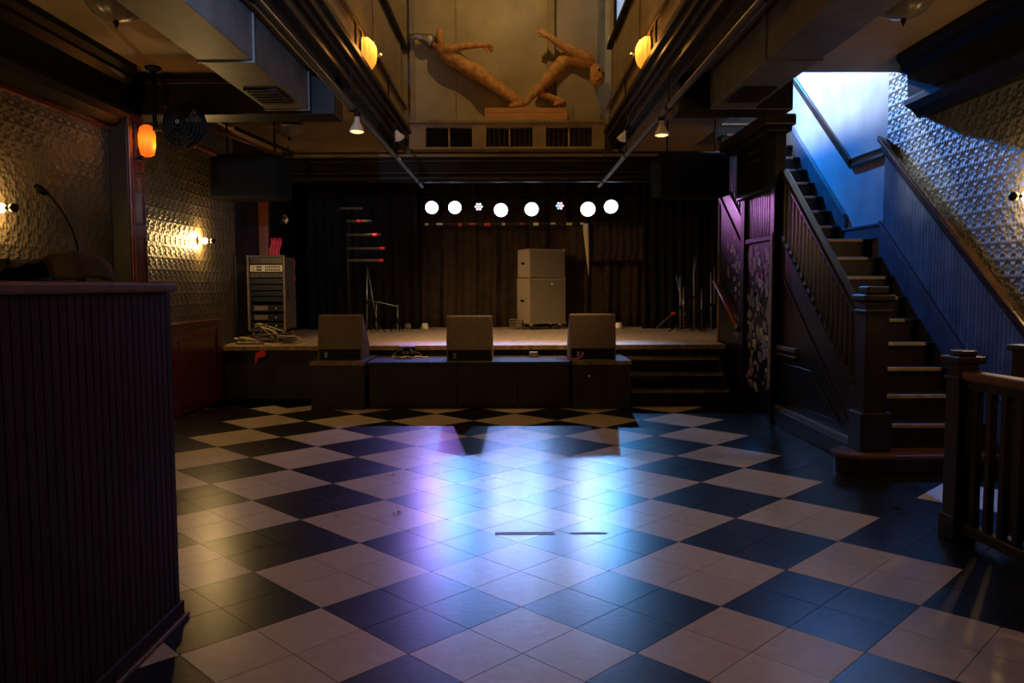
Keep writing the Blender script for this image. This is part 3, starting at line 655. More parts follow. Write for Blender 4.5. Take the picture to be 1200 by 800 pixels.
EN = 250.0
for (px, r, c, tg), lb in zip(LAMPS, LB):
    p = at(px[0], px[1], Y=13.3); R = r * 13.3 / FPX
    tgt = Vector((tg[0], tg[1], 0)) if tg else Vector((p.x * 0.6, 5, 1.2))
    d = (tgt - p).normalized(); mx = d.to_track_quat('Z', 'Y').to_matrix().to_4x4()
    t = thing('stage_lamp', lb, 'lamp', tuple(p), 'stage lamps in a row')
    MB().lathe([(R * 0.45, -0.20), (R * 0.8, -0.16), (R * 1.02, -0.05), (R * 1.04, 0.0)], p, 20, 'z', mx).build('lamp_can', 'black', t)
    MB().tube([p + Vector((-R * 1.1, 0, 0)), p + Vector((-R * 1.1, 0.05, R * 1.3)), p + Vector((0, 0.12, R * 1.6)), p + Vector((R * 1.1, 0.05, R * 1.3)), p + Vector((R * 1.1, 0, 0))], 0.01, 6).build('yoke', 'black', t)
    MB().tube([p + Vector((0, 0.12, R * 1.6)), (p.x, 13.45, 2.92)], 0.012, 6).build('clamp', 'black', t)
    if c == 's':
        for k in range(7):
            q = math.pi / 3 * k; o = Vector((0, 0, 0.012)) if k == 6 else Vector((R * 0.66 * math.cos(q), R * 0.66 * math.sin(q), 0.012))
            col = (0.9, 0.9, 1.0) if px[0] < 600 else ((0.95, 0.9, 1.0), (1, 0.5, 0.8), (0.8, 0.7, 1.0), (0.4, 0.7, 1.0), (0.3, 0.6, 1.0), (0.9, 0.8, 1.0), (1, 1, 1))[k]
            MB().ball(p + mx @ o, R * 0.26, 5).build('led_bead', glow('bead_glow', col, 1.6), t)
        MB().lathe([(R, -0.02), (R, 0.0)], p, 20, 'z', mx).build('lens_plate', 'black', t)
        if px[0] > 600: lamp('SPOT', p + d * 0.05, 110, (0.85, 0.25, 0.9), 0.03, (2.7, 9.0, 2.15), 22, 0.9, t)
    else:
        MB().lathe([(R, 0.004), (R * 0.7, 0.016), (0.001, 0.022)], p, 24, 'z', mx).build('lens', glow('lens_glow', {'w': (0.8, 0.88, 1.0), 'c': (0.7, 0.88, 1.0), 'p': (0.82, 0.7, 1.0), 'q': (0.82, 0.7, 1.0), 'v': (0.86, 0.82, 1.0)}[c], 5.0), t)
        lamp('SPOT', p + d * 0.05, EN, LC[c], 0.035, tgt, 34, 1.0, t)
# hanging strip
pts = [at(686, 262, Y=13.4), at(686.5, 270, Y=13.4), at(688, 290, Y=13.4), at(689, 308, Y=13.4), at(690, 323, Y=13.4)]
tag(MB().tube(pts, [0.045, 0.05, 0.035, 0.018, 0.003], 8).build('tapered_streamer', 'beige'), 'pale tapered strip hanging point-down in front of the curtain', 'streamer')

# ------------------------------------------------------------------ speaker stack
cx0 = at(634, 384, Y=13.25).x
def cabinet(name, label, z0, z1, wd, dp, caster):
    t = thing(name, label, 'speaker', (cx0, 13.2, z0), rz=math.radians(24))
    W_, D_ = wd / 2, dp / 2
    mx = Matrix.Translation((cx0, 13.2, 0)) @ Matrix.Rotation(math.radians(24), 4, 'Z')
    MB().box(-W_, W_, -D_, D_, z0, z1, mx).build('cabinet', 'tolex', t, 0.012)
    MB().box(-W_ + 0.03, W_ - 0.03, -D_ - 0.006, -D_ + 0.01, z0 + 0.03, z1 - 0.03, mx).build('grille_cloth', 'grille', t)
    for a in (-1, 1):
        for zz in (z0, z1):
            s = 1 if zz == z0 else -1
            MB().box(a * W_ - 0.03 if a > 0 else -W_ - 0.008, W_ + 0.008 if a > 0 else -W_ + 0.03, -D_ - 0.01, -D_ + 0.03, min(zz - 0.006 * s, zz + 0.03 * s), max(zz - 0.006 * s, zz + 0.03 * s), mx).build('corner_guard', 'box_edge', t, 0.006)
    MB().box(-W_ - 0.006, -W_ + 0.004, -0.06, 0.06, (z0 + z1) / 2 - 0.02, (z0 + z1) / 2 + 0.02, mx).build('side_handle', 'black', t)
    if caster:
        for a in (-1, 1):
            for b in (-1, 1):
                q = mx @ Vector((a * (W_ - 0.08), b * (D_ - 0.06), z0))
                MB().box(q.x - 0.025, q.x + 0.025, q.y - 0.03, q.y + 0.03, z0 - 0.03, z0 + 0.004).build('caster_fork', 'steel', t)
                MB().lathe([(0.035, -0.014), (0.035, 0.014)], (q.x, q.y, SZ + 0.037), 12, 'x').build('caster_wheel', 'rackgear', t)
        c = mx @ Vector((0.08, -D_ - 0.012, z1 - 0.09)); MB().ball(c, 0.018, 5).build('badge', 'beige', t)
cabinet('speaker_cabinet', 'large tan speaker cabinet on casters below the smaller one', SZ + 0.10, SZ + 0.845, 0.68, 0.46, True)
cabinet('speaker_cabinet', 'smaller tan speaker cabinet stacked on the large one', SZ + 0.855, SZ + 1.32, 0.66, 0.44, False)

# ------------------------------------------------------------------ equipment rack
t = thing('equipment_rack', 'tall wheeled equipment rack with a beige amplifier near its top', 'rack', (-3.3, 10.95, SZ))
rx0, rx1, ry0, ry1, rz0, rz1 = -3.555, -3.05, 10.7, 11.24, SZ + 0.12, at(310, 299, Y=10.7).z
for x in (rx0, rx1 - 0.03): box('side_panel', x, x + 0.03, ry0, ry1, rz0, rz1, 'rackbody', t, 0.006)
box('top_panel', rx0, rx1, ry0, ry1, rz1 - 0.03, rz1, 'rackbody', t, 0.006); box('bottom_panel', rx0, rx1, ry0, ry1, rz0, rz0 + 0.03, 'rackbody', t, 0.006)
box('back_panel', rx0, rx1, ry1 - 0.02, ry1, rz0, rz1, 'rackbody', t)
for x in (rx0, rx1 - 0.012): box('metal_edging', x - 0.003, x + 0.015, ry0 - 0.006, ry0 + 0.006, rz0, rz1, 'box_edge', t)
H = rz1 - rz0
def unit(f0, f1, m, kind):
    a, b = rz1 - 0.03 - f1 * (H - 0.06), rz1 - 0.03 - f0 * (H - 0.06)
    u = box('rack_unit', rx0 + 0.035, rx1 - 0.035, ry0 + 0.02, ry0 + 0.35, a + 0.003, b - 0.003, m, t, 0.003)
    if kind == 'b':
        for r in range(2):
            z = a + (b - a) * (0.3 + 0.4 * r)
            MB().lathe([(0.008, 0), (0.008, 0.012)], (rx0 + 0.08, ry0 + 0.008, z), 8, 'y').build('knob', 'black', u)
            box('display_window', rx0 + 0.12, rx0 + 0.19, ry0 + 0.014, ry0 + 0.021, z - 0.01, z + 0.01, 'black', u)
            for k in range(8): box('meter_segment', rx0 + 0.24 + k * 0.026, rx0 + 0.255 + k * 0.026, ry0 + 0.014, ry0 + 0.021, z - 0.012, z + 0.012, 'black', u)
    if kind == 'k':
        box('meter_panel', rx0 + 0.08, rx0 + 0.26, ry0 + 0.014, ry0 + 0.021, a + 0.02, b - 0.015, 'box_edge', u)
        MB().ball((rx0 + 0.37, ry0 + 0.015, (a + b) / 2), 0.012, 4).build('knob', 'white', u)
    if kind == 'd':
        for k in range(5): MB().lathe([(0.009, 0), (0.009, 0.012)], (rx0 + 0.09 + 0.08 * k, ry0 + 0.008, (a + b) / 2), 8, 'y').build('knob', 'rackgear', u)
for f in ((0.0, 0.09, 'dark_wood', 'd'), (0.10, 0.20, 'beige', 'b'), (0.21, 0.28, 'rackbody', 'd'), (0.29, 0.37, 'rackgear', 'x'), (0.38, 0.46, 'rackgear', 'd'), (0.47, 0.54, 'rackgear', 'd'), (0.55, 0.62, 'rackgear', 'x'), (0.66, 0.76, 'rackgear', 'k'), (0.79, 0.89, 'rackgear', 'k'), (0.91, 1.0, 'rackgear', 'k')): unit(*f)
for x in (rx0 + 0.05, rx1 - 0.05):
    for y in (ry0 + 0.05, ry1 - 0.05):
        box('caster_fork', x - 0.02, x + 0.02, y - 0.02, y + 0.02, SZ + 0.07, rz0 + 0.003, 'steel', t); MB().lathe([(0.043, -0.013), (0.043, 0.013)], (x, y, SZ + 0.044), 12, 'x').build('caster_wheel', 'orange', t)
box('latch_plate', rx1 - 0.002, rx1 + 0.006, ry0 + 0.10, ry0 + 0.14, rz0 + H * 0.42, rz0 + H * 0.55, 'chrome', t)
for z in (0.70, 0.90): box('tape_flag', rx1 - 0.002, rx1 + 0.004, ry1 - 0.07, ry1 - 0.02, rz0 + H * z - 0.05, rz0 + H * z + 0.06, 'redtape', t)
tag(box('black_panel', XL + 0.005, XL + 0.032, 10.32, 11.3, SZ, at(283, 300, Y=10.4).z, 'black', bevel=0.006), 'tall black board leaning on the wall behind the equipment rack', 'board')
# red-and-pale flag behind rack
p = at(323, 290, Y=11.3); tag(MB().grid(lambda u, v: (p.x - 0.08 + 0.16 * u + 0.02 * math.sin(9 * v), 11.3 + 0.03 * math.sin(12 * u), 1.65 + 0.42 * v), 6, 8).build('cloth_banner', 'redtape', solid=0.008), 'small red cloth hanging behind the equipment rack', 'cloth')
# cable heap at the stage corner
for k in range(14):
    rnd = random.Random(40 + k); x, y = -3.40 + 0.045 * k, 9.98 + rnd.uniform(-0.16, 0.25)
    pts = []
    a0 = rnd.uniform(0, 6); R = rnd.uniform(0.09, 0.24)
    for q in range(26):
        a = a0 + q * 0.5
        pts.append((min(max(x + R * math.cos(a) * (1 + 0.25 * math.sin(1.3 * a)), XL + 0.09), -2.75), max(9.70, y + R * 0.7 * math.sin(a)), SZ + 0.012 + 0.007 * (k % 9) + (0.20 if k in (5, 6, 9) else 0.06) * max(0, math.sin(a * 0.5 + k))))
    tag(MB().tube(pts, 0.009, 5).build('coiled_cable', 'cable' if k % 3 else 'beige'), ('dark brown' if k % 3 else 'pale beige') + ' tangled audio cable heaped at the stage edge below the equipment rack', 'cable', 'cables heaped below the rack')
pr = [at(a, b, Y=9.62) for a, b in ((300, 428), (300, 414), (310, 409), (312, 417), (303, 419))]
mb = MB(); mb.prism([(q.x, q.z) for q in pr], 'y', 9.60, 9.635); tag(mb.build('red_tape_strip', 'redtape'), 'bright red strip of cloth hanging on the stage front below the cables', 'tape')
# cables on riser, power strip
pts = [(-1.44 + 0.012 * q, 9.45 + 0.12 * math.sin(q * 0.5), 0.54 + 0.10 * math.sin(min(1, q / 30) * math.pi)) for q in range(31)]
tag(MB().tube(pts, 0.008, 5).build('loose_cable', 'cable'), 'thin cable arching up on the riser beside the steel-topped box', 'cable')
pts = [(-1.42 + 0.02 * q, 9.40 + 0.06 * math.sin(q * 0.9), 0.540) for q in range(22)]
tag(MB().tube(pts, 0.008, 5).build('loose_cable', 'beige'), 'pale cable lying flat on the riser in front of the stage', 'cable')
t = thing('stage_box', 'small steel-edged black connector box on the riser', 'connector box', (-1.0, 9.5, 0.53))
p, q = at(468, 415, Y=9.45), at(486, 404, Y=9.45)
box('box_body', p.x, q.x, 9.45, 9.6, 0.531, 0.531 + 0.115, 'rackgear', t, 0.006); box('lid', p.x - 0.008, q.x + 0.008, 9.44, 9.61, 0.646, 0.665, 'steel', t, 0.004)
for k in range(3): MB().lathe([(0.016, 0), (0.016, 0.01)], (p.x + 0.05 + 0.05 * k, 9.442, 0.59), 10, 'y').build('socket', 'steel', t)
p = at(625, 409, Y=9.5); tag(box('small_brick', p.x - 0.05, p.x + 0.05, 9.42, 9.52, 0.531, 0.59, 'tolex', bevel=0.006), 'small tan block on the riser against the stage edge', 'block')
p = at(683, 410, Y=8.93)
tag(MB().tube([(p.x, 8.955, 0.62), (p.x, 8.93, 0.60), (p.x - 0.04, 8.90, 0.565), (p.x - 0.14, 8.88, 0.556), (p.x - 0.30, 9.0, 0.552)], 0.007, 6).build('plug_cable', 'redtape'), 'cable with a red plug at the monitor by the steps', 'cable')
# bits on stage floor
for px, py, nm, lb, m in ((498, 383, 'paper_cup', 'white cup lying near the foot of the curtain', 'white'), (725, 383, 'paper_cup', 'reddish white cup at the foot of the curtain by the steps', 'white'), (478, 380, 'small_lamp', 'small round pale object beside the folded microphone stand', 'tolex')):
    p = at(px, py + 3, Y=13.3); tag(MB().lathe([(0.05, 0), (0.06, 0.02), (0.055, 0.08), (0.04, 0.10)], (p.x, 13.3, SZ + 0.001), 12).build(nm, m), lb, 'cup')
mb = MB(); p = at(606, 378, Y=13.1)
for k in range(14):
    a = k * 2.1; mb.tube([(p.x + 0.11 * math.cos(a), 13.05 + 0.06 * math.sin(a), SZ + 0.02 + 0.01 * k), (p.x + 0.13 * math.cos(a + 1), 13.05 + 0.07 * math.sin(a + 1), SZ + 0.03 + 0.01 * k), (p.x + 0.1 * math.cos(a + 2), 13.05 + 0.06 * math.sin(a + 2), SZ + 0.02 + 0.012 * k)], 0.012, 5)
tag(mb.build('cable_bundle', 'cable'), 'bundle of tan cable piled beside the speaker stack casters', 'cable')

# ------------------------------------------------------------------ red-tipped bar rack and microphone stands
t = thing('bar_stand', 'tall thin stand holding level bars with red taped tips', 'stand', (-2.5, 12.0, SZ))
b0 = at(409, 388, Y=12.0).x
MB().tube([(b0, 12.0, SZ), (b0, 12.0, at(409, 233, Y=12.0).z)], 0.026, 8).build('upright', 'rackgear', t)
box('foot_plate', b0 - 0.2, b0 + 0.2, 11.85, 12.15, SZ, SZ + 0.015, 'rackgear', t)
for (xa, xr, xb, y_) in ((398, 395, 425, 244), (415, 418, 436, 259), (425, 437, 446, 275), (411, 445, 451, 291), (411, 443, 449, 305)):
    p, q, r_ = at(xa, y_, Y=11.96), at(xr, y_, Y=11.96), at(xb, y_, Y=11.96)
    br = MB().tube([(min(b0, p.x), 11.96, p.z), r_], 0.02, 8).build('cross_bar', 'rackbody', t)
    if y_ > 250:
        e = at(xr + 6, y_, Y=11.96); MB().tube([q, e], 0.0235, 8).build('red_tip', 'redtape', br)
def mic_stand(px, py, pb, Y, boom, label, foot=0.22):
    b = at(px, pb, Y=Y); top = at(px, py, Y=Y); b.z = SZ
    t = thing('microphone_stand', label, 'stand', tuple(b), 'microphone stands on the stage')
    MB().tube([b + Vector((0, 0, 0.05)), top], 0.011, 8).build('pole', 'steel', t)
    for k in range(3):
        a = 2.1 * k + 0.4 + px; MB().tube([b + Vector((0, 0, 0.16)), b + Vector((foot * math.cos(a), foot * math.sin(a), 0.012))], 0.009, 6).build('leg', 'rackgear', t)
    MB().lathe([(0.02, -0.03), (0.02, 0.03)], top * 0.45 + b * 0.55, 10).build('clutch', 'rackgear', t)
    if boom:
        q0, q1 = at(boom[0], boom[1], Y=Y), at(boom[2], boom[3], Y=Y)
        MB().tube([q0, q1], 0.009, 6).build('boom', 'steel', t)
    return t
mic_stand(430, 312, 386, 12.6, (430, 312, 443, 384), 'slim microphone stand under the red-tipped bars')
mic_stand(441, 355, 386, 12.4, (427, 350, 466, 359), 'low microphone stand with a level boom arm', 0.18)
mic_stand(466, 357, 384, 12.4, None, 'short stand holding the end of the level boom', 0.12)
mic_stand(797, 324, 388, 12.3, (792, 322, 803, 370), 'microphone stand with folded boom nearest the speaker stack')
mic_stand(801, 336, 387, 12.8, None, 'short microphone stand close behind the folded-boom stand', 0.2)
mic_stand(813, 300, 386, 12.5, (816, 300, 812, 330), 'tallest microphone stand in the group by the stickered wall')
mic_stand(822, 338, 385, 12.85, None, 'short microphone stand between the tall ones')
mic_stand(833, 318, 387, 12.2, (837, 312, 837, 356), 'microphone stand right against the stickered stair wall')
t = thing('broom', 'long-handled brush leaning among the microphone stands', 'broom', tuple(at(772, 384, Y=12.9)))
MB().tube([at(769, 384, Y=12.9), at(788, 368, Y=12.7)], 0.012, 6).build('handle', 'rackbody', t); p = at(789, 367, Y=12.7); MB().box(p.x - 0.03, p.x + 0.03, 12.68, 12.72, p.z - 0.02, p.z + 0.02).build('brush_head', 'orange', t)
# small bright tube lamp and glass ball by the left hung speaker
p = at(335.5, 213, Y=11.2); t = thing('strip_lamp', 'small glowing upright tube lamp beside the hung loudspeaker', 'lamp', tuple(p))
MB().tube([p + Vector((0, 0, -0.08)), p + Vector((0, 0, 0.08))], 0.022, 8).build('lamp_tube', glow('tube_glow', (1.0, 0.75, 0.4), 2.0), t); MB().tube([p + Vector((0.03, 0.02, -0.12)), p + Vector((0.03, 0.02, 0.12))], 0.012, 6).build('holder', 'black', t)
MB().tube([p + Vector((0.03, 0.02, 0.1)), (p.x + 0.03, 11.22, ZC)], 0.008, 6).build('hanger', 'black', t)
lamp('SPOT', p + Vector((0.07, 0.05, -0.02)), 340, WARM, 0.04, (0.5, 13.2, 1.2), 26, 0.9, t)
p = at(333, 257, Y=11.2); t = thing('mirror_ball', 'small glittering ball hanging below the glowing tube lamp', 'mirror ball', tuple(p))
mb = MB(); mb.ball(p, 0.075, 6); o = mb.build('ball', 'chrome', t)
for f in o.data.polygons: f.use_smooth = False
MB().tube([p + Vector((0, 0, 0.07)), (p.x, 11.2, 3.35)], 0.004, 5).build('cord', 'black', t)

# ------------------------------------------------------------------ sculptures
def px3(px, py, dy=0.0): return at(px, py, Y=11.70 + dy)
def skin_body(name, chains, m, parent, root=0, sub=2, vox=0.016):
    mb = MB()
    for ch in chains:
        ps = [p for _, p, _ in ch]; rs = [r for _, _, r in ch]
        for a, b, ra, rb_ in zip(ps, ps[1:], rs, rs[1:]): mb.tube([a, a.lerp(b, 0.33), a.lerp(b, 0.67), b], [ra, ra + (rb_ - ra) * 0.33 + 0.004, ra + (rb_ - ra) * 0.67 + 0.004, rb_], 12)
        for p, r in zip(ps, rs): mb.ball(p, r, 6)
    o = mb.build(name, m, parent)
    r = o.modifiers.new('remesh', 'REMESH'); r.mode = 'VOXEL'; r.voxel_size = vox; r.use_smooth_shade = True
    q = o.modifiers.new('smooth', 'SMOOTH'); q.factor = 0.5; q.iterations = 5
    return o
def hand(wrist, tip, m, parent, r=0.015, up=Vector((0, 0, 1))):
    d = (tip - wrist).normalized(); s = d.cross(up).normalized(); u = s.cross(d)
    pm = wrist + d * 0.07
    ch = []
    for k, (off, ln) in enumerate(((-0.033, 0.075), (-0.011, 0.09), (0.012, 0.085), (0.034, 0.065))):
        b = pm + s * off * 0.6 + u * off * 0.7; e1 = b + d * ln * 0.5 + u * off * 0.2; e2 = b + d * ln - u * 0.03 + u * off * 0.5
        ch.append([('p', pm, 0.032), ('b%d' % k, b, r), ('e%d' % k, e1, r * 0.95), ('t%d' % k, e2, r * 0.75)])
    ch.append([('w', wrist, 0.028), ('p', pm, 0.032)])
    ch.append([('w', wrist, 0.028), ('th', wrist + d * 0.05 - u * 0.045, r * 1.1), ('th2', wrist + d * 0.09 - u * 0.07, r * 0.85)])
    return skin_body('hand', ch, m, parent, 0, 1, 0.007)
zt_ = 3.76
pl = thing('plank_plinth', 'long orange plank block under the feet of both figures', 'plinth', (0.2, 11.7, zt_))
a, b = at(568, 143, Y=11.56), at(665, 126, Y=11.56)
PT = b.z
box('plank', a.x, b.x, 11.56, 11.86, zt_, PT - 0.07, 'clay2', pl, 0.008); box('plank', a.x, b.x - 0.005, 11.565, 11.86, PT - 0.068, PT, 'clay2', pl, 0.006)
f1 = thing('figure_sculpture', 'ochre clay figure leaning back with a foil-wrapped arm', 'sculpture', (0.05, 11.7, PT))
P = lambda k, x, y, r, dy=0.0: (k, px3(x, y, dy), r)
skin_body('body', [
    [P('pel', 563, 87, 0.125), P('wa', 546, 78, 0.105), P('ch', 529, 67, 0.135), P('up', 518, 59, 0.11), P('nk', 514, 53, 0.05)],
    [P('pel', 563, 87, 0.125), P('hl', 568, 92, 0.095, -0.07), P('kl', 590, 108, 0.068, -0.08), P('cl', 601, 115, 0.06, -0.07), P('al', 612, 121.5, 0.042, -0.06), P('fl', 598, 124, 0.03, -0.1)],
    [P('pel', 563, 87, 0.125), P('hr', 568, 90, 0.095, 0.07), P('kr', 591, 105, 0.068, 0.06), P('cr', 602, 113, 0.058, 0.05), P('ar', 613, 121, 0.042, 0.04), P('fr', 601, 124, 0.03, 0.04)],
    [P('up', 518, 59, 0.11), P('sh', 527, 57.5, 0.065, -0.12), P('el', 546, 54, 0.050, -0.15), P('wr', 566, 52.5, 0.033, -0.15)],
    [P('up', 518, 59, 0.11), P('s2', 512, 55, 0.06, 0.05), P('s3', 508, 51, 0.055, 0.05)]], 'clay', f1)
hand(px3(566, 52.5, -0.15), px3(580, 56, -0.17), 'clay', f1)
hc = px3(515.5, 44.5); MB().ball(hc, 0.118, 9, (0.52, 0.75, 1.0)).build('head', 'clay', f1)
fo = [px3(508, 51, 0.05), px3(503, 47, 0.04), px3(497, 45.5, 0.03), px3(489, 42.5, 0.0), px3(482, 43.5, 0.0), px3(477, 46, 0.0)]
MB().tube(fo, [0.085, 0.10, 0.075, 0.05, 0.05, 0.035], 12).build('foil_arm', 'foil', f1)
f2 = thing('figure_sculpture', 'ochre clay figure bent over head-down with one arm stretched back', 'sculpture', (0.3, 11.7, PT))
skin_body('body', [
    [P('pel', 662, 71, 0.115), P('wa', 670, 67, 0.105, -0.06), P('ch', 681, 68, 0.125, -0.10), P('up', 690, 72, 0.095, -0.10), P('nk', 695, 77, 0.05, -0.10)],
    [P('pel', 662, 71, 0.115), P('hl', 653, 80, 0.092, -0.04), P('kl', 634, 101, 0.068, -0.05), P('cl', 624, 111, 0.056, -0.04), P('al', 616, 121, 0.04, -0.04), P('fl', 606, 124, 0.03, -0.08)],
    [P('pel', 662, 71, 0.115), P('hr', 655, 84, 0.085, 0.06), P('kr', 630, 108, 0.062, 0.06), P('cr', 645, 114, 0.05, 0.02), P('ar', 661, 119, 0.035, 0.0), P('fr', 650, 122.5, 0.028, -0.02)],
    [P('up', 690, 72, 0.095, -0.10), P('sh', 679, 64, 0.072, -0.17), P('el', 658, 53, 0.056, -0.18), P('wr', 641, 41.5, 0.038, -0.18)]], 'clay', f2)
hand(px3(641, 41.5, -0.18), px3(628, 32, -0.18), 'clay', f2)
hc = px3(700, 88, -0.10)
skin_body('head', [[('a', px3(695, 77, -0.10), 0.06), ('b', px3(700, 85, -0.11), 0.105), ('c', px3(700, 92, -0.11), 0.11), ('d', px3(698, 96, -0.12), 0.075)], [('n', px3(704, 90, -0.20), 0.03), ('n2', px3(705, 87, -0.18), 0.025)]], 'clay', f2, 1)
for ex, ey in ((702, 81.5), (707, 86)): MB().ball(px3(ex, ey, -0.225), 0.018, 5).build('eye_socket', 'black', f2)
MB().tube([px3(699, 95, -0.235), px3(705, 93, -0.225)], 0.008, 5).build('mouth', 'black', f2)

# ------------------------------------------------------------------ staircase
R_, T_ = 0.187, 0.25
Z1, Y1 = 0.15, 5.62
SX0, SX1 = 2.72, 3.585
sl_ = R_ / T_
nos = lambda y: Z1 + sl_ * (y - Y1)                 # nosing line of the lower flight
LZ = Z1 + 9 * R_; LY0, LY1 = Y1 + 9 * T_, 8.62      # landing
nos2 = lambda y: LZ + R_ + sl_ * (y - LY1)          # nosing line of the upper flight
stc = thing('staircase', 'dark wooden staircase with balustrade climbing beside the embossed wall', 'staircase', (3.1, 6.5, 0))
def step(k, y, z, x0, dep=T_):
    tr = box('tread', x0, SX1, y, y + dep + 0.02, z - 0.032, z, 'dark_wood', stc, 0.006)
    box('worn_nosing', x0 + 0.06, SX1 - (0.10 if k % 3 else 0.16), y - 0.006, y + 0.022, z - 0.030, z + 0.001, 'nosing', tr, 0.006)
    box('riser', x0 + 0.002, SX1, y + 0.025, y + 0.045, z - R_ if k > 1 else 0.0, z - 0.032, 'dark_wood', stc)
for k in range(2, 10): step(k, Y1 + (k - 1) * T_, Z1 + (k - 1) * R_, SX0 + 0.02)
step(10, LY0, LZ, SX0 + 0.02, LY1 - LY0 + 0.03)
for m in range(1, 12): step(m + 10, LY1 + (m - 1) * T_, LZ + m * R_, SX0 + 0.02)
# curtail step with a rounded end
arc = [(2.56 + 0.17 * math.cos(q), 5.80 + 0.18 * math.sin(q)) for q in [math.pi / 2 + math.pi * k / 12 for k in range(13)]]
MB().prism(arc + [(SX1, 5.62), (SX1, 5.98)], 'z', Z1 - 0.03, Z1).build('curtail_tread', 'cap_wood', stc, 0.006)
arc2 = [(2.57 + 0.155 * math.cos(q), 5.81 + 0.165 * math.sin(q)) for q in [math.pi / 2 + math.pi * k / 12 for k in range(13)]]
MB().prism(arc2 + [(SX1, 5.645), (SX1, 5.975)], 'z', 0.0, Z1 - 0.03).build('curtail_riser', 'dark_wood', stc)
# outer string, side wall below it with mouldings
def slab(y0, y1, f0, f1, x0, x1, name, m, par, bev=0.0):
    return MB().prism([(y0, f0(y0)), (y1, f0(y1)), (y1, f1(y1)), (y0, f1(y0))], 'x', x0, x1).build(name, m, par, bev)
slab(5.95, 7.86, lambda y: nos(y) - 0.26, lambda y: nos(y) + 0.06, 2.66, 2.72, 'outer_string', 'dark_wood', stc, 0.006)
slab(5.95, 7.86, lambda y: nos(y) + 0.05, lambda y: nos(y) + 0.075, 2.645, 2.735, 'string_cap', 'dark_wood', stc, 0.006)
slab(5.98, 7.86, lambda y: nos(y) - 0.285, lambda y: nos(y) - 0.255, 2.65, 2.69, 'string_moulding', 'dark_wood', stc, 0.006)
sw = MB().prism([(6.0, 0.0), (7.86, 0.0), (7.86, nos(7.86) - 0.24), (6.25, nos(6.25) - 0.24), (6.0, 0.14)], 'x', 2.675, 2.715).build('side_wall', 'black_gloss', stc)
box('base_moulding', 2.62, 2.68, 6.0, 7.86, 0.0, 0.15, 'dark_wood', stc, 0.012); box('base_moulding', 2.635, 2.68, 6.0, 7.86, 0.15, 0.185, 'skirt', stc, 0.008)
box('dado_moulding', 2.64, 2.68, 7.34, 7.86, 0.74, 0.79, 'skirt', stc, 0.01); box('dado_moulding', 2.65, 2.68, 7.34, 7.86, 0.69, 0.71, 'skirt', stc, 0.006)
MB().prism([(6.35, 0.26), (7.75, 0.26), (7.75, 0.62), (7.0, 0.62)], 'x', 2.662, 2.676).build('raised_panel', 'black_gloss', stc, 0.008)
# handrail + balusters of the lower flight
slab(5.92, 7.86, lambda y: nos(y) + 0.63, lambda y: nos(y) + 0.70, 2.645, 2.735, 'handrail', 'dark_wood', stc, 0.018)
def baluster(y, z0, z1, x=2.69, m='dark_wood'):
    b = MB().box(x - 0.016, x + 0.016, y - 0.016, y + 0.016, z0, z1); b.build('baluster', m, stc, 0.004)
y = 6.03
while y < 7.84: baluster(y, nos(y) + 0.06, nos(y) + 0.64); y += 0.095
# newel
nw = thing('newel', '', '')
bpy.data.objects.remove(nw)
nwx, nwy = 2.685, 5.86
np_ = box('newel_post', nwx - 0.085, nwx + 0.085, nwy - 0.085, nwy + 0.085, Z1, 1.26, 'dark_wood', stc, 0.008)
box('newel_base', nwx - 0.115, nwx + 0.115, nwy - 0.115, nwy + 0.115, Z1, 0.44, 'dark_wood', np_, 0.012); box('newel_collar', nwx - 0.10, nwx + 0.10, nwy - 0.10, nwy + 0.10, 1.17, 1.20, 'dark_wood', np_, 0.008)
box('newel_cap', nwx - 0.115, nwx + 0.115, nwy - 0.115, nwy + 0.115, 1.26, 1.31, 'dark_wood', np_, 0.012); box('newel_cap', nwx - 0.08, nwx + 0.08, nwy - 0.08, nwy + 0.08, 1.31, 1.37, 'dark_wood', np_, 0.012)
# landing posts, bulkhead and stickered panels
box('landing_post', 2.60, 2.70, 7.86, 7.99, 0.0, 2.36, 'black_gloss', stc, 0.008)
box('landing_post', 2.64, 2.76, 9.00, 9.14, 0.0, 2.36, 'dark_wood', stc, 0.008)
pn1 = box('stickered_panel', 2.68, 2.72, 7.99, 9.0, 0.0, 1.86, 'black_gloss', stc)
box('panel_rail', 2.65, 2.74, 7.99, 9.0, 1.84, 1.89, 'dark_wood', stc, 0.006)
pn2 = MB().prism([(9.14, 0.0), (10.2, 0.0), (10.2, 2.46), (10.12, 2.46), (9.14, 1.82)], 'x', 2.68, 2.72).build('stickered_panel', 'black_gloss', stc)
MB().prism([(9.14, 1.80), (10.2, 2.49), (10.2, 2.56), (9.14, 1.87)], 'x', 2.645, 2.745).build('string_cap', 'dark_wood', stc, 0.008)
MB().prism([(9.14, 1.87), (10.2, 2.56), (10.2, 2.80), (9.14, 2.11)], 'x', 2.665, 2.725).build('outer_string', 'skirt', stc)
box('end_edge', 2.66, 2.74, 10.17, 10.21, 0.66, 2.60, 'box_edge', stc, 0.006)
yy = 8.06
while yy < 8.98: baluster(yy, 1.88, 2.36, 2.695, 'skirt'); yy += 0.075
yy = 9.2
while yy < 10.15: baluster(yy, 2.12 + 0.651 * (yy - 9.14), 3.0, 2.70, 'skirt'); yy += 0.095
box('bulkhead', 2.59, 2.70, 7.84, 9.16, 2.34, 2.86, 'black_gloss', stc, 0.008)
box('bulkhead_cornice', 2.48, 2.72, 7.74, 9.26, 2.86, 2.91, 'black_gloss', stc, 0.01); box('bulkhead_cornice', 2.42, 2.74, 7.68, 9.30, 2.91, 3.02, 'black_gloss', stc, 0.02)
for z in (2.78, 2.68): box('metal_strip', 2.582, 2.59, 8.32, 8.75, z, z + 0.022, 'steel', stc)
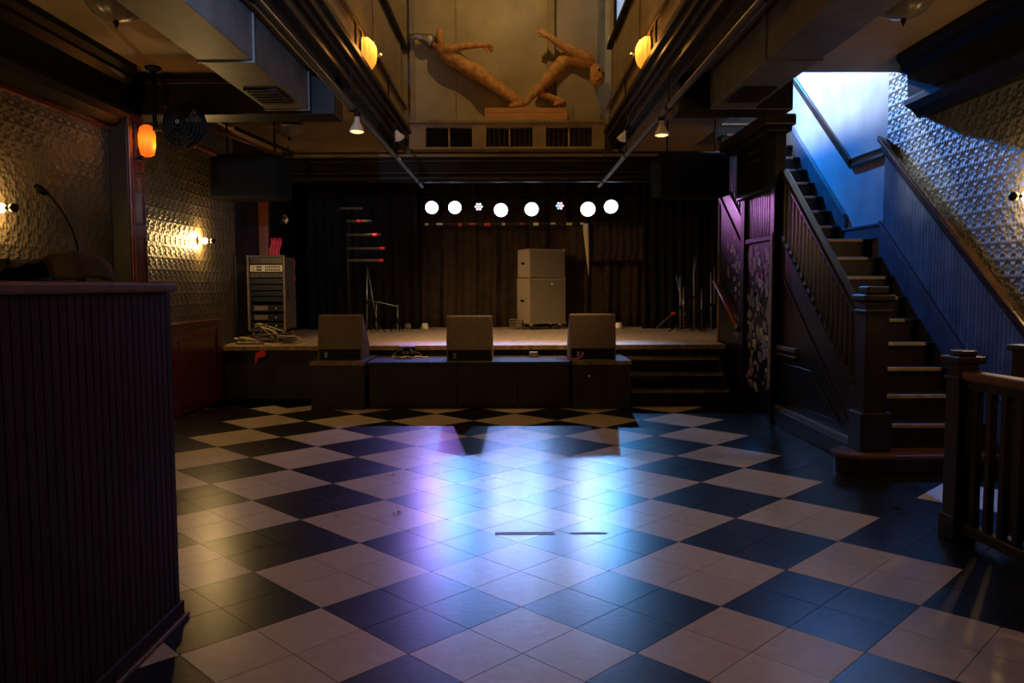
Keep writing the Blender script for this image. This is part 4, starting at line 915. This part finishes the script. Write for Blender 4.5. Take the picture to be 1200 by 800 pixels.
# stickers
def stickers(par, x, y0, y1, z0, z1, n, seed, sel):
    rnd = random.Random(seed)
    for k in range(n):
        y, z = rnd.uniform(y0, y1), rnd.uniform(z0, z1)
        if not sel(y, z): continue
        a, b = rnd.uniform(0.02, 0.055), rnd.uniform(0.015, 0.045)
        mx = Matrix.Translation((x - 0.0006 * (k % 9) - 0.001, y, z)) @ Matrix.Rotation(rnd.uniform(-0.25, 0.25), 4, 'X')
        MB().box(-0.0006, 0, -a, a, -b, b, mx).build('sticker', STK[rnd.choice((0, 0, 1, 1, 1, 2, 2, 3, 4, 5, 5, 6, 7))], par)
stickers(pn1, 2.68, 8.08, 8.92, 0.22, 1.80, 215, 3, lambda y, z: z > 0.55 or y > 8.5 or (int(y * 40) % 3 == 0))
stickers(pn2, 2.68, 9.18, 9.85, 0.75, 2.2, 70, 5, lambda y, z: z < 1.75 + 0.65 * (y - 9.14) and (y < 9.45 or z > 1.45))
st_p = box('poster_edge', 2.594, 2.60, 7.885, 7.965, 0.35, 1.9, 'box_edge', stc)
# pole leaning at the stickered wall
p, q = at(837, 330, X=2.60), at(864, 383, X=2.60)
t = thing('orange_pole', 'orange-red pole leaning against the stickered stair wall', 'pole', tuple(q))
MB().tube([p, q], 0.022, 8).build('pole_tube', 'orange', t); MB().tube([q, q + (q - p) * 0.07], 0.026, 8).build('pole_end', 'rackgear', t); MB().ball(p, 0.026, 5).build('pole_knob', 'orange', t)

# stair wall: beadboard below a sloping chair rail, skirt along the steps
XW = XR
bw = struct(MB().prism([(4.6, 0.0), (7.66, 0.0), (7.66, nos(7.66) + 0.98), (5.3, nos(5.3) + 1.0), (4.6, 0.9)], 'x', XW - 0.02, XW).build('wainscot_right', 'bead'))
slab(5.62, 7.70, lambda y: nos(y) - 0.25, lambda y: nos(y) + 0.27, XW - 0.035, XW - 0.015, 'skirt_board', 'skirt', bw, 0.004)
slab(5.60, 7.70, lambda y: nos(y) + 0.26, lambda y: nos(y) + 0.295, XW - 0.05, XW - 0.015, 'skirt_cap', 'skirt', bw, 0.006)
box('skirt_board', XW - 0.035, XW, 7.70, 8.55, LZ, LZ + 0.13, 'skirt', bw); box('skirt_cap', XW - 0.04, XW, 7.68, 8.55, LZ + 0.12, LZ + 0.15, 'skirt', bw, 0.006)
slab(8.50, 11.2, lambda y: nos2(y) - 0.3, lambda y: nos2(y) + 0.16, XW - 0.035, XW, 'skirt_board', 'skirt', bw, 0.004)
slab(8.52, 11.2, lambda y: nos2(y) + 0.15, lambda y: nos2(y) + 0.185, XW - 0.05, XW, 'skirt_cap', 'skirt', bw, 0.006)
# chair rail
cr = struct(slab(5.2, 7.70, lambda y: nos(y) + 0.96, lambda y: nos(y) + 1.09, XW - 0.045, XW, 'chair_rail', 'chairrail', None, 0.012))
slab(5.2, 7.70, lambda y: nos(y) + 1.05, lambda y: nos(y) + 1.11, XW - 0.085, XW - 0.03, 'rail_cap', 'chairrail', cr, 0.015)
box('rail_cap', XW - 0.025, XW, 7.68, 8.45, 2.60, 2.635, 'chairrail', cr, 0.006); box('rail_cap', XW - 0.02, XW, 7.68, 8.45, 2.68, 2.71, 'chairrail', cr, 0.006)
slab(8.44, 11.2, lambda y: 2.60 + sl_ * (y - 8.44), lambda y: 2.71 + sl_ * (y - 8.44), XW - 0.03, XW, 'rail_cap', 'chairrail', cr, 0.008)
box('rail_cap', XW - 0.06, XW, Y0, 5.22, 0.80, 0.92, 'chairrail', cr, 0.012)
struct(box('wainscot_near_right', XW - 0.02, XW, Y0, 4.62, 0, 0.85, 'bead'))

# ------------------------------------------------------------------ railing in the corner by the stairs
t = thing('railing', 'low dark railing with a square end post in front of the stairs', 'railing', (2.4, 4.1, 0))
A = Vector((2.425, 4.22, 0)); B = Vector((2.62, 2.2, 0)); dv = (B - A).normalized(); L_ = (B - A).length
mx = Matrix.Translation(A) @ Matrix.Rotation(math.atan2(dv.y, dv.x), 4, 'Z')
def rb(nm, a, b, c, d, z0, z1, m, par, bev=0.0): return MB().box(a, b, c, d, z0, z1, mx).build(nm, m, par, bev)
po = rb('end_post', -0.055, 0.055, -0.055, 0.055, 0, 0.98, 'dark_wood', t, 0.006)
rb('post_cap', -0.08, 0.08, -0.08, 0.08, 0.96, 1.00, 'dark_wood', po, 0.01); rb('post_cap', -0.05, 0.05, -0.05, 0.05, 1.00, 1.03, 'dark_wood', po, 0.01); rb('post_collar', -0.065, 0.065, -0.065, 0.065, 0.87, 0.89, 'dark_wood', po, 0.006); rb('post_base', -0.068, 0.068, -0.068, 0.068, 0.0, 0.14, 'dark_wood', po, 0.008)
rb('top_rail', 0.05, L_, -0.05, 0.05, 0.875, 0.925, 'cap_wood', t, 0.015); rb('sub_rail', 0.05, L_, -0.025, 0.025, 0.83, 0.876, 'dark_wood', t)
rb('bottom_rail', 0.05, L_, -0.03, 0.03, 0.05, 0.11, 'dark_wood', t, 0.008)
k = 0.13
while k < L_ - 0.05: rb('baluster', k - 0.02, k + 0.02, -0.018, 0.018, 0.10, 0.84, 'dark_wood', t, 0.005); k += 0.105
t = thing('bench_back', 'dark panelled bench back standing behind the low railing', 'bench', (2.95, 3.8, 0))
A2 = Vector((2.76, 4.30, 0)); mx = Matrix.Translation(A2) @ Matrix.Rotation(math.atan2(-1, 0.16), 4, 'Z')
rb('back_board', 0, 2.0, -0.03, 0.03, 0.0, 1.02, 'black_gloss', t, 0.006); rb('top_cap', -0.02, 2.0, -0.05, 0.05, 1.02, 1.055, 'dark_wood', t, 0.01); rb('seat', 0.1, 1.9, -0.02, 0.42, 0.40, 0.45, 'dark_wood', t, 0.01)
for k in (0.15, 1.8): rb('leg', k, k + 0.05, 0.3, 0.36, 0, 0.40, 'dark_wood', t)

# ------------------------------------------------------------------ sound booth
bt = thing('sound_booth', 'tall dark booth of vertical boards with a worn top edge', 'booth', (-1.7, 2.0, 0))
BX, BYF, BT = -1.385, 3.22, 1.36
box('booth_core', -3.3, BX - 0.014, 0.0, BYF - 0.014, 0.0, BT, 'booth_wood', bt)
pitch = 0.047
proto = box('board', BX - 0.014, BX, 0, pitch - 0.004, 0.07, BT, 'booth_wood', bt, 0.003)
proto.location.y = BYF - pitch / 2
for k in range(1, 68):
    c = proto.copy(); C.objects.link(c); c.location.y = BYF - pitch * (k + 0.5)
proto2 = box('board', 0, pitch - 0.004, BYF - 0.014, BYF, 0.07, BT, 'booth_wood', bt, 0.003)
proto2.location.x = BX - pitch / 2 - 0.014
for k in range(1, 40):
    c = proto2.copy(); C.objects.link(c); c.location.x = BX - pitch * (k + 0.5) - 0.014
box('booth_top', -3.35, BX + 0.02, 0.0, BYF + 0.02, BT, BT + 0.04, 'cap_wood', bt, 0.012)
box('base_trim', BX - 0.01, BX + 0.012, 0.0, BYF + 0.012, 0.0, 0.075, 'booth_wood', bt, 0.004); box('base_bead', BX + 0.01, BX + 0.028, 0.0, BYF + 0.028, 0.0, 0.02, 'cap_wood', bt, 0.006)
box('base_trim', -3.3, BX, BYF - 0.01, BYF + 0.012, 0.0, 0.075, 'booth_wood', bt, 0.004)
TOP = BT + 0.04
# covered console + gooseneck on the booth
prof = [(15, 327), (28, 318), (37, 312), (48, 307), (62, 303.5), (76, 299), (87, 295.5), (92, 297), (95, 307), (99, 327)]
sec = [at(a, b, Y=2.86) for a, b in prof]
def cov(u, v):
    i = u * (len(sec) - 1); k = min(int(i), len(sec) - 2); f = i - k
    q = sec[k].lerp(sec[k + 1], f); sc = 0.35 + 0.65 * math.sin(math.pi * min(1, max(0, 0.08 + 0.84 * v))) ** 0.6
    return (q.x, 2.66 + 0.42 * v, TOP + max(0, q.z - TOP) * sc + 0.004 * math.sin(40 * u + 9 * v))
tag(MB().grid(cov, 36, 14).build('console_cover', 'rag', solid=0.006), 'crumpled brown cover draped over a console on the booth', 'cover')
p = at(0, 304, Y=2.86)
tag(box('equipment_case', -2.6, at(44, 304, Y=2.95).x, 2.78, 3.12, TOP, p.z, 'rackgear', bevel=0.01), 'flat black case on the booth beside the brown cover', 'case')
t = thing('gooseneck_lamp', 'thin black gooseneck lamp bending up from the booth', 'lamp', tuple(at(93, 300, Y=2.95)))
gp = [at(a, b, Y=2.98) for a, b in ((95, 312), (92.5, 300), (90, 286), (85, 270), (77, 254), (67, 239), (58, 229), (54, 225.5))]
MB().tube(gp, 0.006, 8).build('gooseneck', 'black_gloss', t)
gp = [at(a, b, Y=2.98) for a, b in ((55, 226.5), (52, 225), (47, 221), (42, 217.5))]
MB().tube(gp, [0.009, 0.014, 0.014, 0.010], 10).build('lamp_head', 'rackgear', t)
g0 = at(95, 312, Y=2.98); MB().tube([(g0.x, 2.98, TOP), g0, gp[0] * 0 + at(92.5, 300, Y=2.98)], [0.018, 0.014, 0.009], 8).build('base', 'black_gloss', t)

# ------------------------------------------------------------------ unseen lamps and light blocker added for the stairwell light
struct(box('wall_light_blocker', 2.56, 2.62, 8.45, 11.4, 3.9, 4.32, 'black'))  # unseen wall, its height set to cut off the white flood's light
t = thing('added_white_flood', 'added white flood lamp, unseen on the upper floor, brightening the stairwell wall', 'lamp', (1.75, 9.3, 5.2))  # unseen, added for the white light high on the stair wall
bp_ = Vector((1.75, 9.3, 5.45)); bt_ = Vector((3.6, 9.0, 3.9)); d = (bt_ - bp_).normalized(); mx = d.to_track_quat('Z', 'Y').to_matrix().to_4x4()
MB().lathe([(0.05, -0.22), (0.09, -0.16), (0.13, 0.0)], bp_, 16, 'z', mx).build('lamp_can', 'black', t); MB().lathe([(0.12, 0.002), (0.001, 0.02)], bp_, 16, 'z', mx).build('lens', glow('added_white_lens', (0.9, 0.97, 1.0), 8.0), t)
MB().tube([bp_ - d * 0.1, (bp_.x, bp_.y, ROOF)], 0.012, 6).build('hanger', 'black', t)
lamp('SPOT', bp_ + d * 0.03, 1100, (0.86, 0.96, 1.0), 0.10, bt_, 105, 0.5, t)
t = thing('added_blue_flood', 'added blue flood lamp, unseen at the stair head, turning the stair wall blue', 'lamp', (3.0, 10.9, 4.3))  # unseen, added for the blue light on the stair wall and beadboard
bp_ = Vector((2.95, 11.1, 4.7)); bt_ = Vector((3.6, 8.2, 2.3)); d = (bt_ - bp_).normalized(); mx = d.to_track_quat('Z', 'Y').to_matrix().to_4x4()
MB().lathe([(0.03, -0.16), (0.06, -0.12), (0.075, 0.0)], bp_, 14, 'z', mx).build('lamp_can', 'black', t); MB().lathe([(0.07, 0.002), (0.001, 0.015)], bp_, 14, 'z', mx).build('lens', glow('added_blue_lens', (0.1, 0.3, 1.0), 2.0), t)
MB().tube([bp_ - d * 0.1, (bp_.x, bp_.y, ROOF)], 0.012, 6).build('hanger', 'black', t)
lamp('SPOT', bp_ + d * 0.03, 2100, (0.0, 0.24, 1.0), 0.05, bt_, 46, 1.0, t)
t = thing('added_white_spot', 'added white spot lamp, unseen at the stair head, brightening the embossed wall', 'lamp', (2.75, 11.2, 4.7))  # unseen, added to whiten the embossed wall above the chair rail
bp_ = Vector((2.80, 11.15, 4.95)); bt_ = Vector((3.6, 6.7, 2.75)); d = (bt_ - bp_).normalized(); mx = d.to_track_quat('Z', 'Y').to_matrix().to_4x4()
MB().lathe([(0.03, -0.16), (0.05, -0.12), (0.06, 0.0)], bp_, 14, 'z', mx).build('lamp_can', 'black', t); MB().lathe([(0.055, 0.002), (0.001, 0.012)], bp_, 14, 'z', mx).build('lens', glow('added_spot_lens', (0.9, 0.96, 1.0), 4.0), t)
MB().tube([bp_ - d * 0.1, (bp_.x, bp_.y, ROOF)], 0.012, 6).build('hanger', 'black', t)
lamp('SPOT', bp_ + d * 0.03, 480, (0.90, 0.95, 1.0), 0.04, bt_, 26, 1.0, t)
# ------------------------------------------------------------------ unseen cool lamp added on the booth-side pipe to brighten the duct side
t = thing('added_wash_lamp', 'added cool wash lamp, unseen on the booth-side pipe, brightening the duct', 'lamp', (-1.3, 2.6, 2.9))
bp_ = Vector((-1.20, 2.5, 3.06)); bt_ = Vector((-1.84, 4.7, 3.2)); d = (bt_ - bp_).normalized(); mx = d.to_track_quat('Z', 'Y').to_matrix().to_4x4()
MB().lathe([(0.05, -0.2), (0.08, -0.16), (0.095, 0.0)], bp_, 16, 'z', mx).build('lamp_can', 'black', t); MB().lathe([(0.09, 0.002), (0.001, 0.018)], bp_, 16, 'z', mx).build('lens', glow('added_cool_lens', (0.6, 0.75, 1.0), 4.0), t)
MB().tube([bp_ - d * 0.1, (-1.30, 2.4, 2.86)], 0.014, 6).build('clamp', 'black', t)
lamp('SPOT', bp_ + d * 0.03, 420, (0.42, 0.60, 1.0), 0.04, bt_, 44, 1.0, t)
